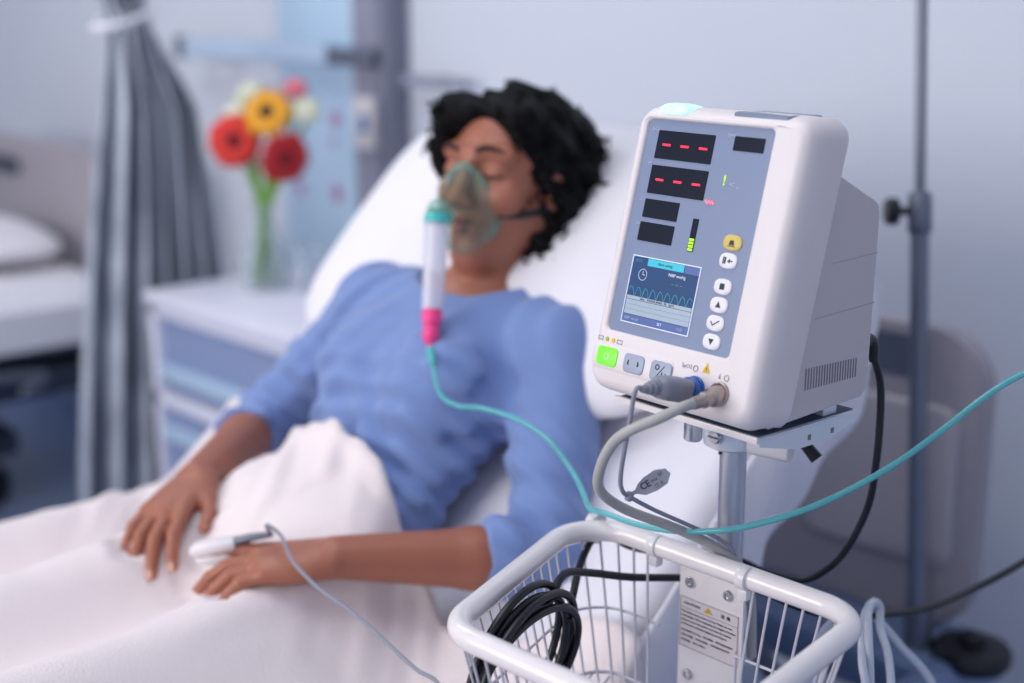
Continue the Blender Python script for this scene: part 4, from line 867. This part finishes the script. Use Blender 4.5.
obj('label_border', fr2, M['inkg'], pl, smooth=False)
w_ = loft([[LF(x, y, n) for x, y in ((-.0055, .0240), (.0045, .0240), (-.0005, .0315))] for n in (.0003, .0010)]); obj('warning_triangle', w_, M['yellow'], pl, smooth=False)
def ltext(s, size, x, y, al='LEFT', bold=False): obj('lettering', text_vf(s, size, lambda a, b, c: LF(x+a, y+b, .0009+c), .0001, al, bold), M['ink'], pl, smooth=False)
ltext('!', .0050, -.0005, .0268, 'CENTER'); ltext('CAUTION', .0042, -.0195, .0272, 'CENTER', True); ltext('注 意', .0050, .0195, .0272, 'CENTER', True)
for k, s in enumerate(('The safety load is about 2.5 kg. Please do not', 'overweight. When adjusting the height of basket', 'please loosen the device and hold the basket', 'and beware of basket slipping and fingers')): ltext(s, .0032, -.0315, .0162-.0052*k, bold=True)
for k, s in enumerate(('安全承重约为2.5kg，请勿超载。调节篮筐高度时', '请松开装置，并扶住篮筐，以防篮筐滑落夹手', '造成伤害，请小心操作。')): ltext(s, .00285, -.0315, -.0075-.0062*k)
obj('pole_bracket', bx((PX-.020, 1.003, .80), (PX+.020, PY+.018, .86), .004), M['tray'], bs)
# clear plastic bracket hook at the plate
hk = MB(); hk.add(tube([(-.750, .990, .846), (-.742, .980, .815), (-.742, .975, .80)], .0016, 8)); obj('hook', hk, M['wire'], bs)

# ================================================================== CORDS
pw = empty('power_cord', tuple(R3(.163, .162, -.009)), 'black mains cord hanging from the back of the monitor into the basket', 'cord')
obj('cord_plug', tube([R3(.163, .158, -.009), R3(.163, .178, -.009), R3(.166, .186, -.013), R3(.168, .188, -.030)], [.0085, .0085, .0065, .0045], 14), M['black'], pw)
PW = [R3(.167, .188, -.024), (-.705, 1.140, 1.090), (-.704, 1.142, 1.054), (-.705, 1.142, 1.014), (-.715, 1.149, .963), (-.734, 1.149, .915), (-.755, 1.146, .884), (-.783, 1.138, .864), (-.815, 1.121, .868), (-.844, 1.108, .877), (-.878, 1.066, .884), (-.912, 1.025, .893), (-.932, 1.003, .908), (-.925, .975, .912), (-.912, .945, .899), (-.892, .915, .885), (-.872, .886, .868)]
obj('cord', tube(PW, .0038, 12), M['black'], pw)
cc = empty('coiled_cord', (-.86, .80, .80), 'black cord coiled in the basket, its end trailing off to the right', 'cord')
tang = unit(V(.55, -.84, .0)); cen = V(-.858, .815, .850); P_ = []
a_ax = unit(V(.28, -.96, .05)); b_ax = unit(V(.16, .05, 1.0))
for k in range(4*16+6):
    t = 2*PI*k/16; tw = k/70; r1 = .084+.010*math.sin(t*.31+1); r2 = .066+.007*math.sin(t*.23); P_.append(cen+a_ax*r1*math.cos(t)+b_ax*r2*math.sin(t)+np.cross(a_ax, b_ax)*(.011*math.sin(t*.21)+.018*(tw-.5))+V(0, 0, .006*math.sin(t*.17)))
P_ = [p if p[2] > BZ+.006 else V(p[0], p[1], BZ+.006) for p in P_]
P_ += [V(-.877, .885, .915), V(-.881, .925, .904), V(-.870, .975, .888), V(-.845, 1.050, .872), V(-.80, 1.090, .862), V(-.762, 1.105, .852), V(-.740, 1.135, .840), V(-.730, 1.190, .826), V(-.720, 1.292, .807), V(-.714, 1.388, .805), V(-.702, 1.465, .816), V(-.691, 1.604, .834), V(-.66, 1.8, .70), V(-.62, 2.0, .3), V(-.6, 2.16, .06)]
obj('cord', tube(P_, .0040, 10, 4), M['black'], cc)
ox = empty('oxygen_tubing', (-.97, 1.0, .95), 'thin teal oxygen tube running from the pink connector across to the right', 'tube')
TEAL = [st_end, (-1.236, 1.026, 1.019), (-1.207, 1.012, 0.999), (-1.173, 1.009, 0.994), (-1.134, 1.008, 1.000), (-1.080, 1.012, 0.999), (-1.034, 1.018, 0.984), (-.998, 1.018, .958), (-.960, .996, .949), (-.930, .976, .944), (-.903, .970, .948), (-.860, .966, .950), (-.814, .966, .956), (-.777, .970, .965), (-.743, .984, .975), (-.702, 1.015, .994), (-.675, 1.052, 1.013), (-.648, 1.089, 1.039), (-.625, 1.124, 1.068), (-.605, 1.156, 1.096), (-.585, 1.185, 1.116), (-.548, 1.234, 1.142), (-.50, 1.35, 1.18), (-.45, 1.7, 1.24), (-.43, 2.17, 1.35)]
obj('tubing', tube(TEAL, .0030, 12, 8), M['teal'], ox)
obj('tube_end', tube([V(*TEAL[0]), V(*TEAL[0])*.3+V(*TEAL[1])*.7], [.0052, .0042], 12, spline=False), M['tealp'], ox, label='teal end fitting')
wall_out = obj('wall_outlet', lathe((-.43, 2.2, 1.35), (0, -1, 0), [(.03, 0), (.03, .02), (.015, .035), (.005, .04)], 20), M['white'], loc=(-.43, 2.2, 1.35)); tagp(wall_out, 'white round gas outlet on the wall right of the bed', 'outlet')
# white tubing loops behind the basket on the right
WT = [[(-.650, 1.060, .70), (-.666, 1.088, .792), (-.680, 1.099, .825), (-.706, 1.139, .846), (-.718, 1.173, .850), (-.722, 1.194, .837), (-.713, 1.183, .820), (-.693, 1.168, .802), (-.673, 1.146, .768), (-.66, 1.13, .68)],
      [(-.655, 1.075, .68), (-.668, 1.098, .787), (-.684, 1.115, .838), (-.705, 1.145, .852), (-.733, 1.20, .838), (-.754, 1.224, .815), (-.754, 1.249, .792), (-.744, 1.278, .758), (-.719, 1.315, .701), (-.70, 1.33, .60)],
      [(-.722, 1.15, .835), (-.751, 1.159, .824), (-.744, 1.118, .817), (-.743, 1.109, .788), (-.745, 1.10, .72)]]
for p, lab in zip(WT, ('pale white tube bent in a tight loop beyond the right end of the basket', 'pale white tube arching back towards the bed beyond the basket', 'short pale tube hanging behind the right wires of the basket')):
    o = obj('plastic_tube', tube(p, .0042, 12), M['wtube'], loc=p[0]); tagp(o, lab, 'tube', 'white tubes beyond the basket')
# finger sensor
fs = empty('finger_sensor', (-1.335, .748, .85), 'white pulse clip on the left index finger with a thin grey cable', 'sensor')
tip = LT[0][0]; d = LT[0][1]; nn = unit(LT[0][2]); sd = np.cross(d, nn)
fc = lambda x, y, z: tip+d*x+sd*y+nn*z
L = []
for x, w, z0, z1 in ((-.044, .0085, .001, .0125), (-.040, .0105, .000, .0145), (-.010, .0112, -.001, .0150), (.006, .0100, -.001, .0140), (.013, .0060, .001, .0100)): L.append([fc(x, a, b) for a, b in rrect(-w, w, z0, z1, min(w, (z1-z0)/2)*.8, 5)])
obj('clip_top', loft(L), M['white'], fs)
L = []
for x, w, z0, z1 in ((-.036, .0085, -.0115, -.002), (-.030, .0100, -.0135, -.001), (-.006, .0105, -.0135, -.001), (.008, .0075, -.0105, -.002)): L.append([fc(x, a, b) for a, b in rrect(-w, w, z0, z1, .0035, 5)])
obj('clip_bottom', loft(L), M['tie'], fs, label='clear lower pad of the clip')
c0 = fc(-.043, 0, .009)
obj('cable_boot', tube([c0, c0-d*.022+nn*.002, c0-d*.046+V(0, 0, .002)], [.0058, .0050, .0036], 12), M['steel'], fs, label='grey boot')
FG = [c0-d*.044+V(0, 0, .002), (-1.262, .802, .878), (-1.240, .806, .870), (-1.205, .798, .852), (-1.152, .795, .838), (-1.104, .798, .829), (-1.044, .797, .816), (-.993, .795, .805), (-.955, .795, .80), (-.918, .785, .76), (-.915, .78, .60)]
obj('cable', tube(FG, .0021, 10), M['grey_cable'], fs)
# IV pole in the bed's head socket
iv = empty('iv_pole', (-1.005, 1.775, .50), 'grey steel drip pole with black knob at the head corner of the bed', 'pole')
pA, pB, pT = V(-1.005, 1.775, .47), V(-1.062, 1.79, 1.17), V(-1.14, 1.81, 2.15)
obj('lower_tube', tube([pA, pB], .0135, 20, spline=False), M['steel'], iv); obj('upper_rod', tube([pB, pT], .0078, 16, spline=False), M['steel'], iv)
ad = unit(pT-pB); obj('collar', lathe(pB-ad*.05, ad, [(.015, 0), (.0175, .004), (.0175, .052), (.014, .060), (.009, .062)], 24), M['steel'], iv)
kd = unit(V(-.682, -.731, 0)); kc = pB-ad*.018
obj('knob', lathe(kc+kd*.012, kd, [(.006, 0), (.006, .018), (.0185, .020), (.020, .024), (.020, .034), (.016, .038)], 24), M['black'], iv, label='black round locking knob')
for s in (-1, 1): obj('hook', tube([pT, pT+V(s*.06, 0, .01), pT+V(s*.09, 0, .0), pT+V(s*.10, 0, .03)], .004, 10), M['steel'], iv)

# ================================================================== LIGHT + CAMERA
def area(name, loc, tgt, sx, sy, power, col):
    l = bpy.data.lights.new(name, 'AREA'); l.shape = 'RECTANGLE'; l.size = sx; l.size_y = sy; l.energy = power; l.color = col
    o = bpy.data.objects.new(name, l); COL.objects.link(o); o.location = loc; o.rotation_euler = (Vector(tgt)-Vector(loc)).to_track_quat('-Z', 'Y').to_euler(); return o
area('front_key_light', (-2.3, -2.9, 2.0), (-1.4, 1.0, .9), 3.0, 1.7, 100, (1, .93, .885))  # added soft key light at the open front; no window stands there
area('overhead_fill', (-1.2, .7, 2.72), (-1.2, .7, 0), 1.3, .7, 11, (.92, .95, 1))  # added unseen light from above, brightens the basket rim and right wall
area('bay_overhead_fill', (-3.1, .9, 2.72), (-3.1, 1.2, 0), 1.2, .6, 13, (.93, .96, 1))  # added unseen light from above, lifts the curtain and background
w = bpy.data.worlds.new('room_ambient'); S.world = w; w.use_nodes = True; w.node_tree.nodes['Background'].inputs[0].default_value = (.68, .75, .92, 1); w.node_tree.nodes['Background'].inputs[1].default_value = .64
cd = bpy.data.cameras.new('camera'); cam_o = bpy.data.objects.new('camera', cd); COL.objects.link(cam_o); S.camera = cam_o
cd.sensor_width = 36; cd.sensor_fit = 'HORIZONTAL'; cd.lens = 1400*36/1024; cd.clip_start = .05
p_ = math.radians(13.8); yaw = math.radians(47); hyv = V(-math.sin(yaw), math.cos(yaw), 0); fwd = hyv*math.cos(p_)-V(0, 0, math.sin(p_)); rt = V(math.cos(yaw), math.sin(yaw), 0); upv = np.cross(rt, fwd)
cam_o.matrix_world = Matrix(((rt[0], upv[0], -fwd[0], 0), (rt[1], upv[1], -fwd[1], 0), (rt[2], upv[2], -fwd[2], 1.45), (0, 0, 0, 1)))
cd.dof.use_dof = True; cd.dof.focus_distance = 1.28; cd.dof.aperture_fstop = 2.0
vs = S.view_settings; vs.view_transform = 'Standard'; vs.look = 'None'; vs.gamma = 1; vs.use_curve_mapping = False; vs.exposure = 0
